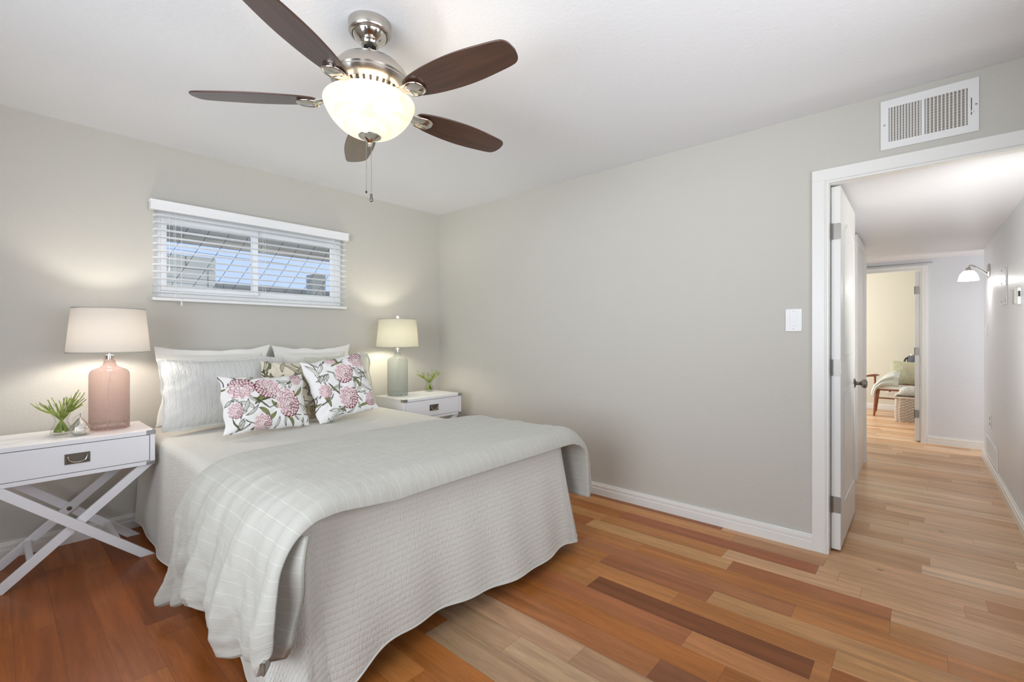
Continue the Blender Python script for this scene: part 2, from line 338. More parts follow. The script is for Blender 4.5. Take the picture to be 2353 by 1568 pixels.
def copy_tree(o, parent=None):
    c = o.copy(); COL.objects.link(c)
    if parent: c.parent = parent
    for ch in list(o.children): copy_tree(ch, c)
    return c
def struct(o, label=None, cat=None): return tag(o, label, cat, None, 'structure')
def set_uv(o, uvs):
    me = o.data; l = me.uv_layers.new(name='uv'); vi = np.empty(len(me.loops), dtype=np.int32); me.loops.foreach_get('vertex_index', vi)
    l.data.foreach_set('uv', np.asarray(uvs, dtype=np.float32)[vi].ravel())

# ------------------------------------------------------------------ structure: floor
XS0, PITCH = -1.041, .122
def build_floor():
    rng = random.Random(11)
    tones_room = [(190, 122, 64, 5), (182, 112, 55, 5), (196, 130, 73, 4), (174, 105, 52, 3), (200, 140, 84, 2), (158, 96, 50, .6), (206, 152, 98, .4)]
    tones_hall_lit = [(226, 186, 146, 4), (216, 172, 130, 3), (232, 196, 158, 3), (206, 158, 114, 1.2)]  # same wood as the room, brighter hall light put into the colour
    tones_door_sheen = [(210, 158, 112, 3), (218, 170, 126, 3), (202, 146, 98, 3), (224, 180, 138, 1)]  # paler towards the doorway: sheen of the hall light painted into the tones
    tones_left_shaded = [(158, 88, 38, 4), (148, 80, 34, 3), (168, 98, 46, 3), (140, 74, 34, 1)]  # darker and redder: light falloff on the left painted into the planks
    def pick(t):
        w = rng.random()*sum(q[3] for q in t)
        for q in t:
            w -= q[3]
            if w <= 0: return q[:3]
        return t[0][:3]
    fixed = {  # (row): [(y0,y1,colour)]   planks that read clearly in the photograph
        -1: [(-3.402, -2.498, (142, 82, 44))],
        -2: [(-3.60, -3.00, (200, 134, 82)), (-3.0, -2.2, (178, 110, 68))],
        1: [(-2.97, -2.42, (168, 104, 64)), (-3.9, -2.97, (206, 152, 100))],
        2: [(-3.28, -2.2, (184, 120, 76))],
        4: [(-2.95, -2.1, (208, 156, 104)), (-3.6, -2.95, (178, 112, 66))],
        6: [(-3.3, -2.2, (176, 104, 62))],
        -5: [(-2.726, -1.8, (200, 158, 122)), (-4.0, -2.726, (188, 146, 110))],
        -6: [(-2.5, -1.6, (188, 152, 116)), (-4.0, -2.5, (194, 160, 124))],
        -7: [(-3.2, -2.2, (190, 154, 118))],
        -4: [(-2.973, -2.0, (182, 116, 70)), (-3.7, -2.973, (150, 94, 60))],
        -13: [(-1.3, -.6, (138, 74, 36))], -14: [(-1.65, -.5, (154, 86, 42))]}
    vs, fs, uv, colr, rn = [], [], [], [], []
    r = -28
    while XS0+r*PITCH < 6.7:
        x0, x1 = XS0+r*PITCH, XS0+(r+1)*PITCH
        y = -6.2+rng.random()*.5
        segs = []
        while y < .2:
            ln = rng.choice([.45, .6, .75, .9, 1.1, 1.3]); segs.append([y, min(y+ln, .2), None]); y += ln
        for f0, f1, c in fixed.get(r, []):
            new = []
            for a, b, cc in segs:
                if b <= f0 or a >= f1: new.append([a, b, cc]); continue
                if a < f0: new.append([a, f0, cc])
                if b > f1: new.append([f1, b, cc])
            new.append([f0, f1, c]); segs = new
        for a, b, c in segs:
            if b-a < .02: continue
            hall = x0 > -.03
            c = c or pick(tones_hall_lit if hall else tones_door_sheen if (x0 > -.62 and a < -3.15) else tones_left_shaded if x0 < -2.35 else tones_room)
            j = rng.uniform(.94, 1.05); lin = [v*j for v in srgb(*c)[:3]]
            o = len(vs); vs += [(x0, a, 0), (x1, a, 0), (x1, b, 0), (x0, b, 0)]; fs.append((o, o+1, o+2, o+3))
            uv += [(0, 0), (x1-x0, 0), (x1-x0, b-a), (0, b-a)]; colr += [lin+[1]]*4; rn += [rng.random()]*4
        r += 1
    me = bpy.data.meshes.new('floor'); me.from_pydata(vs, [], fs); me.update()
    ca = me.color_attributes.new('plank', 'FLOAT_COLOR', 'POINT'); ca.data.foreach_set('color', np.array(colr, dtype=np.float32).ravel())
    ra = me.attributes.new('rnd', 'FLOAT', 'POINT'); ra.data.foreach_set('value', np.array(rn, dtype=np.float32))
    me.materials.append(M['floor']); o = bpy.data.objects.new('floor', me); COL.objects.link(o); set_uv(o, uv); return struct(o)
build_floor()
# solid slab under the boards
struct(MB().box(-4.4, 7.0, -6.3, .2, -.12, -.004).build('trim_subfloor', M['dark'], smooth=0))

# walls of the bedroom
WX0, WX1, WZ0, WZ1 = -2.355, -1.052, 1.455, 2.03     # window opening in the back wall
wb = MB(); T = .14
wb.box(-4.4, WX0, 0, T, 0, 2.6); wb.box(WX1, .055, 0, T, 0, 2.6); wb.box(WX0, WX1, 0, T, 0, WZ0); wb.box(WX0, WX1, 0, T, WZ1, 2.6)
struct(wb.build('wall_back', M['wall'], smooth=0))
DY0, DY1, DZ = -4.105, -3.308, 2.045
wr = MB(); wr.box(0, .055, DY1, 0, 0, 2.6); wr.box(0, .055, -4.5, DY0, 0, 2.6); wr.box(0, .055, DY0, DY1, DZ, 2.6)
struct(wr.build('wall_right', M['wall'], smooth=0))
wl = MB(); wl.box(-4.4, -4.26, -4.5, -3.55, 0, 2.6); wl.box(-4.4, -4.26, -1.95, 0, 0, 2.6); wl.box(-4.4, -4.26, -3.55, -1.95, 0, .5); wl.box(-4.4, -4.26, -3.55, -1.95, 2.2, 2.6)
struct(wl.build('wall_left', M['wall'], smooth=0))
wf = MB(); wf.box(-4.4, -3.0, -4.5, -4.36, 0, 2.6); wf.box(-.8, 0, -4.5, -4.36, 0, 2.6); wf.box(-3.0, -.8, -4.5, -4.36, 0, .8); wf.box(-3.0, -.8, -4.5, -4.36, 2.1, 2.6)
struct(wf.build('wall_front', M['wall'], smooth=0))
struct(MB().box(-4.4, .055, -4.5, .14, 2.44, 2.6).build('ceiling', M['ceiling'], smooth=0))

# baseboards (stepped profile)
BP = [(0, 0), (.016, 0), (.016, .047), (.012, .052), (.012, .056), (.015, .058), (.015, .073), (.010, .078), (.010, .081), (.012, .083), (.010, .088), (0, .088)]
def base_y(x0, x1, y, s, name): return struct(MB().prism([(y+s*d, z) for d, z in BP], x0, x1, 'x').build(name, M['trim'], smooth=20))
def base_x(y0, y1, x, s, name): return struct(MB().prism([(x+s*d, z) for d, z in BP], y0, y1, 'y').build(name, M['trim'], smooth=20))
base_y(-4.26, -.0005, -.0005, -1, 'baseboard_back'); base_x(-3.242, -.017, -.0005, -1, 'baseboard_right')

# ---- hall and rooms beyond
HZ = 2.055
hw = MB(); hw.box(.055, 3.45, -4.31, -4.17, 0, 2.3)
struct(hw.build('wall_hall_right', M['hallwall'], smooth=0))
hw = MB(); hw.box(.055, 2.60, -3.29, -3.15, 0, 2.3); hw.box(2.46, 2.60, -3.15, -2.0, 0, 2.3)
struct(hw.build('wall_hall_left', M['hallwall'], smooth=0))
FD0, FD1, FDZ = -3.70, -2.90, 1.945
hw = MB(); hw.box(3.88, 4.0, -6.3, FD0, 0, 2.3); hw.box(3.88, 4.0, FD1, -1.4, 0, 2.3); hw.box(3.88, 4.0, FD0, FD1, FDZ+.01, 2.3)
struct(hw.build('wall_hall_end', M['hallwall'], smooth=0))
hw = MB(); hw.box(2.46, 3.88, -2.1, -2.0, 0, 2.3); hw.box(3.31, 3.45, -6.3, -4.31, 0, 2.3); hw.box(3.45, 3.88, -6.3, -6.2, 0, 2.3)
struct(hw.build('wall_landing', M['hallwall'], smooth=0))
struct(MB().box(.055, 4.0, -6.3, -2.0, HZ, 2.3).build('ceiling_hall', M['hallceil'], smooth=0))
fw = MB(); fw.box(6.6, 6.7, -5.4, -1.2, 0, 2.5); fw.box(4.0, 6.6, -5.4, -5.3, 0, 2.5); fw.box(4.0, 6.6, -1.3, -1.2, 0, 2.5)
struct(fw.build('wall_far_room', M['farwall'], smooth=0))
struct(MB().box(4.0, 6.7, -5.4, -1.2, 2.44, 2.55).build('ceiling_far_room', M['ceiling'], smooth=0))
base_y(.06, 3.45, -4.1705, 1, 'baseboard_hall_right'); base_x(-6.2, -3.757, 3.8795, -1, 'baseboard_hall_end'); base_x(-5.3, -1.3, 6.5995, -1, 'baseboard_far_room')
base_x(-4.31, -4.170, 3.4505, 1, 'baseboard_hall_corner')
# hairline grey strip standing in for the shadow gap over the far casing
struct(MB().box(3.868, 3.88, -3.80, -2.85, 2.018, 2.024).build('shadow_strip', M['hinge'], smooth=0))

# bedroom door casing (trim_1) with a moulded inner bead
def casing(name, x, s, y0, y1, ztop, w=.077, legs=(True, True)):
    """casing round an opening y0..y1 (inner edges), on the plane x, facing s"""
    mb = MB()
    def strip(a, b, d): return (min(x, x+s*d), max(x, x+s*d))
    parts = [(0.019, w, .017), (0, .012, .0145), (.012, .019, .019)]
    for a, b, d in parts:
        X0, X1 = strip(a, b, d)
        if legs[0]: mb.box(X0, X1, y1+a, y1+b, 0, ztop+a)
        if legs[1]: mb.box(X0, X1, y0-b, y0-a, 0, ztop+a)
        mb.box(X0, X1, y0-b, y1+b, ztop+a, ztop+b)
    return struct(mb.build(name, M['trim'], bevel=.0015, smooth=0))
casing('trim_1', -.0005, -1, -4.094, -3.319, 2.037)
jb = MB(); jb.box(.0001, .0585, -3.319, -3.3082, 0, 2.037); jb.box(.0001, .0585, -4.1048, -4.094, 0, 2.037); jb.box(.0001, .0585, -4.094, -3.319, 2.037, 2.0448)
struct(jb.build('trim_2', M['trim'], smooth=0))
casing('trim_3', 3.8795, -1, -3.70, -2.90, 1.94, .055)

# ------------------------------------------------------------------ doors
def hinge(parent, x, y, z, s=1, h=.09):
    mb = MB(); w = .038
    pts = []
    r = .008
    for cx_, cz_, a0 in ((w-r, h/2-r, 0), (r, h/2-r, 90), (r, -h/2+r, 180), (w-r, -h/2+r, 270)):
        for k in range(4):
            a = math.radians(a0+k*30); pts.append((y-s*(cx_+r*math.cos(a))+s*.0, z+cz_+r*math.sin(a)))
    mb.prism(pts, x-.002, x+.0005, 'x'); 
    mb.lathe([(.0055, -h/2), (.0055, h/2)], (x-.004, y+s*.004, z), 10)
    for q in (-.03, 0, .03): mb.lathe([(.003, 0), (.003, .0015)], n=8, mtx=Matrix.Translation((x-.002, y-s*.022, z+q)) @ Matrix.Rotation(-PI/2, 4, 'Y'))
    return mb.build('hinge', M['hinge'], parent)
def panel_door(name, x0, y_face, width, h, thick, parent_kind=True):
    """slab along +x; visible face y=y_face facing -y"""
    root = empty(name, (x0, y_face, 0)); struct(root)
    mb = MB().box(0, width, 0, thick, .012, h); slab = mb.build('door_slab', M['trim'], root, bevel=.002, smooth=0)
    def frame(z0, z1, arch, nm):
        xa, xb = .12, width-.12; pts = [(xa, z0), (xb, z0), (xb, z1)]
        if arch:
            n = 12
            pts = [(xa, z0), (xb, z0)]
            for k in range(n+1):
                t = k/n; pts.append((xb+(xa-xb)*t, z1+.07*math.sin(PI*t)))
        else: pts += [(xa, z1)]
        m2 = MB(); loop = [(p[0], -.001, p[1]) for p in pts]; loop.append(loop[0]); loop.append(loop[1]); m2.tube(loop, .004, 8)
        c = (sum(p[0] for p in pts)/len(pts), sum(p[1] for p in pts)/len(pts))
        inn = [(c[0]+(p[0]-c[0])*.86, c[1]+(p[1]-c[1])*.93) for p in pts]
        m2.prism(inn, -.0025, .002, 'y'); return m2.build(nm, M['trim'], root, smooth=30)
    frame(1.09, 1.80, True, 'arched_panel'); frame(.25, .88, False, 'lower_panel')
    return root
d1 = panel_door('door_1', .060, -3.365, .76, 2.03, .044)
def door_knob(root, x, ys=-1, z=.885):
    mb = MB(); prof = [(.0, 0), (.030, 0), (.032, .004), (.026, .008), (.012, .012), (.010, .03), (.014, .036), (.026, .044), (.030, .054), (.028, .064), (.018, .070), (.006, .072)]
    mb.lathe(prof, n=24, mtx=Matrix.Translation((x, 0, z)) @ Matrix.Rotation(PI/2, 4, 'X'))
    k = mb.build('door_knob', M['pewter'], root); k['label'] = 'antique pewter knob'
    return k
door_knob(d1, .69)
mb = MB().box(.758, .763, .008, .028, .84, .93); mb.build('latch_plate', M['pewter'], d1, smooth=0)
for z in (1.78, 1.022, .26): hinge(d1, 0, 0.036, z)
# closed door with casing in the hall's left wall
d3 = struct(empty('door_3', (1.75, -3.2905, 0)))
mb = MB()
mb.box(-.06, 0, -.018, 0, 0, 1.98); mb.box(.66, .712, -.018, 0, 0, 1.98); mb.box(.712, .722, -.024, 0, 0, 1.98); mb.box(-.06, .722, -.018, 0, 1.98, 2.04)
mb.build('casing', M['trim'], d3, bevel=.002, smooth=0)
MB().box(0, .66, -.006, 0, 0, 1.98).build('door_slab', M['trim'], d3, smooth=0)
base_y(2.475, 2.60, -3.2905, -1, 'baseboard_hall_left')
# open door of the far room: only its hinge edge shows
d2 = struct(empty('door_2', (3.90, -3.698, 0)))
MB().box(0, .76, 0, .045, .012, 1.93).build('door_slab', M['trim'], d2, bevel=.002, smooth=0)
for z in (1.718, 1.025, .317): hinge(d2, 0, .045, z)

# ------------------------------------------------------------------ window in the back wall
wn_ = struct(empty('window_1', (0, .048, 0)))
fr = MB(); fw_ = .045
fr.box(WX0, WX0+fw_, 0, .05, WZ0, WZ1); fr.box(WX1-fw_, WX1, 0, .05, WZ0, WZ1); fr.box(WX0+fw_, WX1-fw_, 0, .05, WZ0, WZ0+fw_); fr.box(WX0+fw_, WX1-fw_, 0, .05, WZ1-fw_, WZ1)
fr.build('window_frame', M['vinyl'], wn_, bevel=.003, smooth=0)
MID = -1.735
def sash(x0, x1, dy):
    m_ = MB(); w = .032
    m_.box(x0, x0+w, dy, dy+.022, WZ0+fw_, WZ1-fw_); m_.box(x1-w, x1, dy, dy+.022, WZ0+fw_, WZ1-fw_)
    m_.box(x0+w, x1-w, dy, dy+.022, WZ0+fw_, WZ0+fw_+w); m_.box(x0+w, x1-w, dy, dy+.022, WZ1-fw_-w, WZ1-fw_)
    s_ = m_.build('window_sash', M['vinyl'], wn_, bevel=.002, smooth=0)
    p_ = MB().box(x0+w, x1-w, dy+.009, dy+.012, WZ0+fw_+w, WZ1-fw_-w).build('window_pane', M['pane'], s_, smooth=0)
    return s_
sash(WX0+fw_, MID+.016, -.006); sash(MID-.016, WX1-fw_-.001, .02)
MB().box(MID-.018, MID+.018, -.012, .0, WZ0+fw_, WZ1-fw_).build('meeting_rail', M['vinyl'], wn_, bevel=.002, smooth=0)

# blind
bl = empty('window_blind', (0, 0, 0), 0, 'white horizontal slat blind with valance, open over the window above the bed', 'window blind')
vb = MB(); vb.box(-2.383, -1.035, -.062, -.010, 2.005, 2.068); vb.box(-2.386, -1.032, -.066, -.008, 2.058, 2.068)
vb.build('valance', M['vinyl'], bl, bevel=.003, smooth=0)
sb = MB(); nsl = 12; zt, zb_ = 1.972, 1.478
for i in range(nsl):
    z = zt+(zb_-zt)*i/(nsl-1); c, s_ = math.cos(.12), math.sin(.12); y0, y1 = -.052, -.010
    zz = [z-.0035, z+.0012, z-.001]; 
    top = [(-2.366, y0, z-.003), (-2.366, (y0+y1)/2, z+.002), (-2.366, y1, z+.001)]
    poly = [(y0, z+.0008), ((y0+y1)/2, z+.0008), (y1, z-.0022), (y1, z+.0006), ((y0+y1)/2, z+.0036), (y0, z+.0036)]
    sb.prism(poly, -2.366, -1.052, 'x')
sb.build('slats', M['vinyl'], bl, smooth=0)
MB().box(-2.371, -1.050, -.056, -.008, 1.427, 1.446).build('bottom_rail', M['vinyl'], bl, bevel=.003, smooth=0)
for x in (-2.25, -1.70, -1.16):
    for y in (-.053, -.009):
        MB().tube([(x, y, 2.0), (x, y, 1.43)], .0011, 5).build('ladder_cord', M['vinyl'], bl)
for x, z in ((-2.285, 1.62), (-2.22, 1.40)):
    m_ = MB().tube([(x, -.060, 2.0), (x, -.060, z)], .0011, 5); m_.lathe([(.002, .03), (.004, .02), (.006, 0), (.002, -.004)], (x, -.060, z), 10)
    m_.build('pull_cord', M['vinyl'], bl)

# ------------------------------------------------------------------ outside the window
M['stone'] = mat('grey_block', srgb(196, 200, 200), .95); bump_noise(M['stone'], 30, .8, .02, 5)
M['plankgrey'] = wood_mat('weathered_patio_boards', srgb(196, 192, 184), srgb(226, 222, 214), .8, 0, (2, 30, 30))
M['wire'] = mat('dark_wire', srgb(40, 42, 46), .6)
pr = MB(); 
for k in range(22): pr.box(-6, 6, .35+k*.14, .35+k*.14+.125, 2.36+k*.004, 2.38+k*.004)
o = pr.build('patio_cover', M['plankgrey'], smooth=0); tag(o, 'grey boarded patio cover seen through the upper window', 'patio cover')
for k in range(3):
    MB().box(-6+k*.0, 6, .7+k*1.0, .76+k*1.0, 2.28, 2.355+k*.01).build('beam', M['plankgrey'], o, smooth=0)
def blockwall(name, x0, x1, y, z1, label, cat, bw=.39, bh=.19):
    m_ = MB(); z = 0; row = 0
    while z < z1-.01:
        x = x0-(bw/2 if row % 2 else 0)
        while x < x1:
            a, b = max(x, x0), min(x+bw-.012, x1)
            if b-a > .02: m_.box(a, b, y, y+.2, z, min(z+bh-.012, z1))
            x += bw
        z += bh; row += 1
    m_.box(x0+.01, x1-.01, y+.02, y+.18, 0, z1-.01)
    return tag(m_.build(name, M['stone'], bevel=.006, smooth=0), label, cat)
blockwall('block_wall', -2.9, -1.47, 1.9, 2.02, 'grey block wall outside behind the left window pane', 'wall')
blockwall('garden_wall', -1.2, 4.2, 3.2, 1.90, 'low grey block garden wall outside along the bottom of the right pane', 'wall')
blockwall('stone_pillar', -.19, -.01, 2.4, 2.03, 'grey stone pillar outside near the right end of the window', 'pillar', .3, .19)
tag(MB().box(-12, 12, .16, 12, -.1, -.02).build('ground', mat('patio_concrete', srgb(215, 212, 206), .9), smooth=0), None, None, None, 'structure')
# bowed lattice of thin wires hung on the outside of the glass
lat = MB()
for k in range(-3, 15):
    x0 = -2.55+k*.125; pts = []
    for j in range(9):
        t = j/8; pts.append((x0+.42*t-.10*t*t+.03*k*t/6, .155, WZ0-.02+.60*t**1.0*(1.0-.12*t)*1.12))
    pts = [p for p in pts if WX0-.01 < p[0] < WX1+.01]
    if len(pts) > 1: lat.tube(pts, .0016, 5)
for z in (1.56, 1.60, 1.79, 1.90):
    lat.tube([(WX0-.01, .157, z+.01), (-1.7, .157, z-.004), (WX1+.01, .157, z-.012)], .0012, 5)
tag(lat.build('wire_trellis', M['wire']), 'bowed lattice of thin dark wires just outside the window', 'trellis')

# ------------------------------------------------------------------ ceiling fan
FX, FY = -2.05, -2.05
fan = empty('ceiling_fan', (FX, FY, 2.12), 0, 'five-blade walnut and brushed nickel ceiling fan with lit glass bowl', 'ceiling fan')
def fz(prof): return [(r, z-2.12) for r, z in prof]
MB().lathe(fz([(.0, 2.438), (.082, 2.438), (.082, 2.405), (.076, 2.395), (.068, 2.392)]), n=40, cap=False).build('canopy', M['nickel'], fan, smooth=40)
MB().lathe(fz([(.067, 2.395), (.058, 2.378), (.042, 2.366), (.036, 2.358), (.034, 2.352), (.024, 2.348)]), n=40, cap=False).build('canopy_cup', M['chrome'], fan, smooth=40)
MB().lathe(fz([(.0, 2.352), (.022, 2.352), (.02, 2.343), (.0, 2.340)]), n=20).build('rubber_collar', M['black'], fan)
MB().lathe(fz([(.0115, 2.35), (.0115, 2.29)]), n=20).build('downrod', M['nickel'], fan)
hs = MB().lathe(fz([(.0, 2.298), (.03, 2.298), (.085, 2.290), (.118, 2.272), (.125, 2.264), (.128, 2.26), (.142, 2.244), (.150, 2.228), (.152, 2.214), (.148, 2.208), (.148, 2.204), (.140, 2.192), (.128, 2.180), (.120, 2.174)]), n=56, cap=False)
hs.build('motor_housing', M['nickel'], fan, smooth=30)
vn = MB().lathe(fz([(.121, 2.175), (.108, 2.158), (.100, 2.150), (.06, 2.145), (0, 2.145)]), n=56, cap=False).build('vent_ring', M['nickel'], fan, smooth=30)
sl = MB()
for k in range(30):
    a = 2*PI*k/30
    mt = Matrix.Rotation(a, 4, 'Z') @ Matrix.Translation((.1155, 0, 2.1665-2.12)) @ Matrix.Rotation(math.radians(40), 4, 'Y')
    sl.box(-.0008, .0008, -.0045, .0045, -.009, .009, mt)
sl.build('vent_slots', M['dark'], vn, smooth=0)
MB().lathe(fz([(.055, 2.148), (.055, 2.128), (.08, 2.126), (.092, 2.130), (.093, 2.126), (.08, 2.119), (.0, 2.119)]), n=48, cap=False).build('light_fitter', M['nickel'], fan, smooth=40)
bowl = MB().lathe(fz(smooth2([(.170, 2.130), (.1745, 2.126), (.1755, 2.118), (.172, 2.106), (.163, 2.086), (.147, 2.060), (.124, 2.034), (.096, 2.012), (.062, 1.997), (.026, 1.990), (.0, 1.989)], 4)), n=96, cap=False).build('glass_bowl', M['bowl'], fan, smooth=180)
fin = MB().lathe(fz([(.0, 2.000), (.044, 2.000), (.046, 1.996), (.043, 1.990), (.028, 1.982), (.016, 1.974), (.009, 1.966), (.0105, 1.960), (.009, 1.953), (.0, 1.949)]), n=28, cap=False).build('finial', M['chrome'], fan)
light('fan_bulb_light', 'POINT', (FX+.03, FY-.02, 2.082), 6.5, WARM, .045)
# pull chains of small beads
def chain(dx, dy, zend, name):
    m_ = MB(); z = 1.975
    while z > zend:
        m_.lathe([(.0004, .0022), (.0016, .001), (.0016, -.001), (.0004, -.0022)], (dx, dy, z-2.12), 6); z -= .0052
    c = m_.build(name, M['silver'], fan); return c
c1 = chain(-.012, .006, 1.775, 'pull_chain'); c2 = chain(.004, -.004, 1.772, 'pull_chain')
MB().lathe([(.0, .003), (.003, .002), (.0035, -.004), (.0, -.008)], (-.012, .006, 1.772-2.12), 10).build('chain_end', M['darkmetal'], c1)
MB().lathe([(.0, .010), (.005, .007), (.0055, -.008), (.007, -.016), (.006, -.022), (.0, -.026)], (.004, -.004, 1.757-2.12), 14).build('chain_fob', M['pewter'], c2)
def blade_outline():
    """(r, half width lo, half width hi)"""
    pts = smooth2([(.200, .022), (.212, .040), (.26, .055), (.33, .066), (.42, .072), (.50, .070), (.58, .062), (.630, .055), (.652, .047), (.665, .030), (.671, .0)])
    up = [(r, w) for r, w in pts]; lo = [(r, -w) for r, w in pts[::-1][1:]]
    return up+lo
def make_blade_mesh():
    poly = blade_outline()
    return MB().prism(poly, 0, .006, 'z')
def smooth_root():
    return None
blade0 = None; bracket0 = None
for k in range(5):
    a = math.radians(64.5+72*k)
    if blade0 is None:
        blade0 = make_blade_mesh().build('fan_blade', M['blade'], fan, bevel=.0015, smooth=30)
        b_ = MB()
        # arm from the motor out under the blade root
        pr_ = [(.095, .020, 2.152), (.12, .017, 2.146), (.15, .014, 2.138), (.18, .018, 2.128), (.20, .026, 2.121), (.225, .033, 2.117), (.25, .033, 2.1165), (.268, .024, 2.1175), (.275, .010, 2.1185)]
        rows_t, rows_b = [], []
        for r, w, z in pr_:
            rows_t.append([(r, y*w, z-2.12+.004) for y in (-1, -.5, 0, .5, 1)])
            rows_b.append([(r, y*w, z-2.12-.003-.004*(1-y*y)) for y in (-1, -.5, 0, .5, 1)])
        n5 = len(pr_); o_ = 0
        b_.grid(rows_t); b_.grid(rows_b)
        for i in range(n5-1):
            for e in (0, 4):
                b_.f.append((i*5+e, (i+1)*5+e, n5*5+(i+1)*5+e, n5*5+i*5+e))
        b_.f.append(tuple(range(5))+tuple(range(n5*5+4, n5*5-1, -1))); q = (n5-1)*5
        b_.f.append(tuple(q+i for i in range(5))+tuple(n5*5+q+i for i in range(4, -1, -1)))
        # raised rim round the oval end
        rim = smooth2([(.205, -.025), (.225, -.034), (.25, -.034), (.270, -.023), (.277, 0), (.270, .023), (.25, .034), (.225, .034), (.205, .025)], 4)
        b_.tube([(r, y, -.004) for r, y in rim], .0045, 8)
        b_.tube([(.215, -.020, -.0085), (.222, 0, -.010), (.215, .020, -.0085)], .002, 6)
        bracket0 = b_.build('blade_bracket', M['chrome'], fan, smooth=45)
        bl_, br_ = blade0, bracket0
    else:
        bl_ = blade0.copy(); COL.objects.link(bl_); br_ = bracket0.copy(); COL.objects.link(br_)
    pitch = math.radians(-12)
    br_.rotation_euler = Matrix(Matrix.Rotation(a, 3, 'Z') @ Matrix.Rotation(pitch*.6, 3, 'X')).to_euler()
    bl_.rotation_euler = Matrix(Matrix.Rotation(a, 3, 'Z') @ Matrix.Rotation(pitch, 3, 'X')).to_euler()
    bl_.location = (0, 0, .004)

# ------------------------------------------------------------------ bed
bed = empty('bed', (-1.655, -1.16, 0), 0, 'queen size bed with low metal frame, wholly covered by ivory bedding', 'bed')
MB().box(-.755, .755, -1.0, 1.03, .36, .595).build('mattress', M['cotton'], bed, bevel=.04, smooth=180)
MB().box(-.755, .755, -1.0, 1.03, .18, .358).build('box_spring', M['cotton'], bed, bevel=.02, smooth=180)
f_ = MB()
for x in (-.74, .70): f_.box(x, x+.04, -.98, 1.02, .15, .178)
for y in (-.98, .0, .98): f_.box(-.70, .70, y, y+.04, .15, .178)
f_.build('bed_frame', M['darkmetal'], bed, smooth=0)
for x in (-.68, .64):
    for y in (-.85, .85): MB().box(x, x+.04, y, y+.04, 0, .15).build('leg', M['darkmetal'], bed, smooth=0)

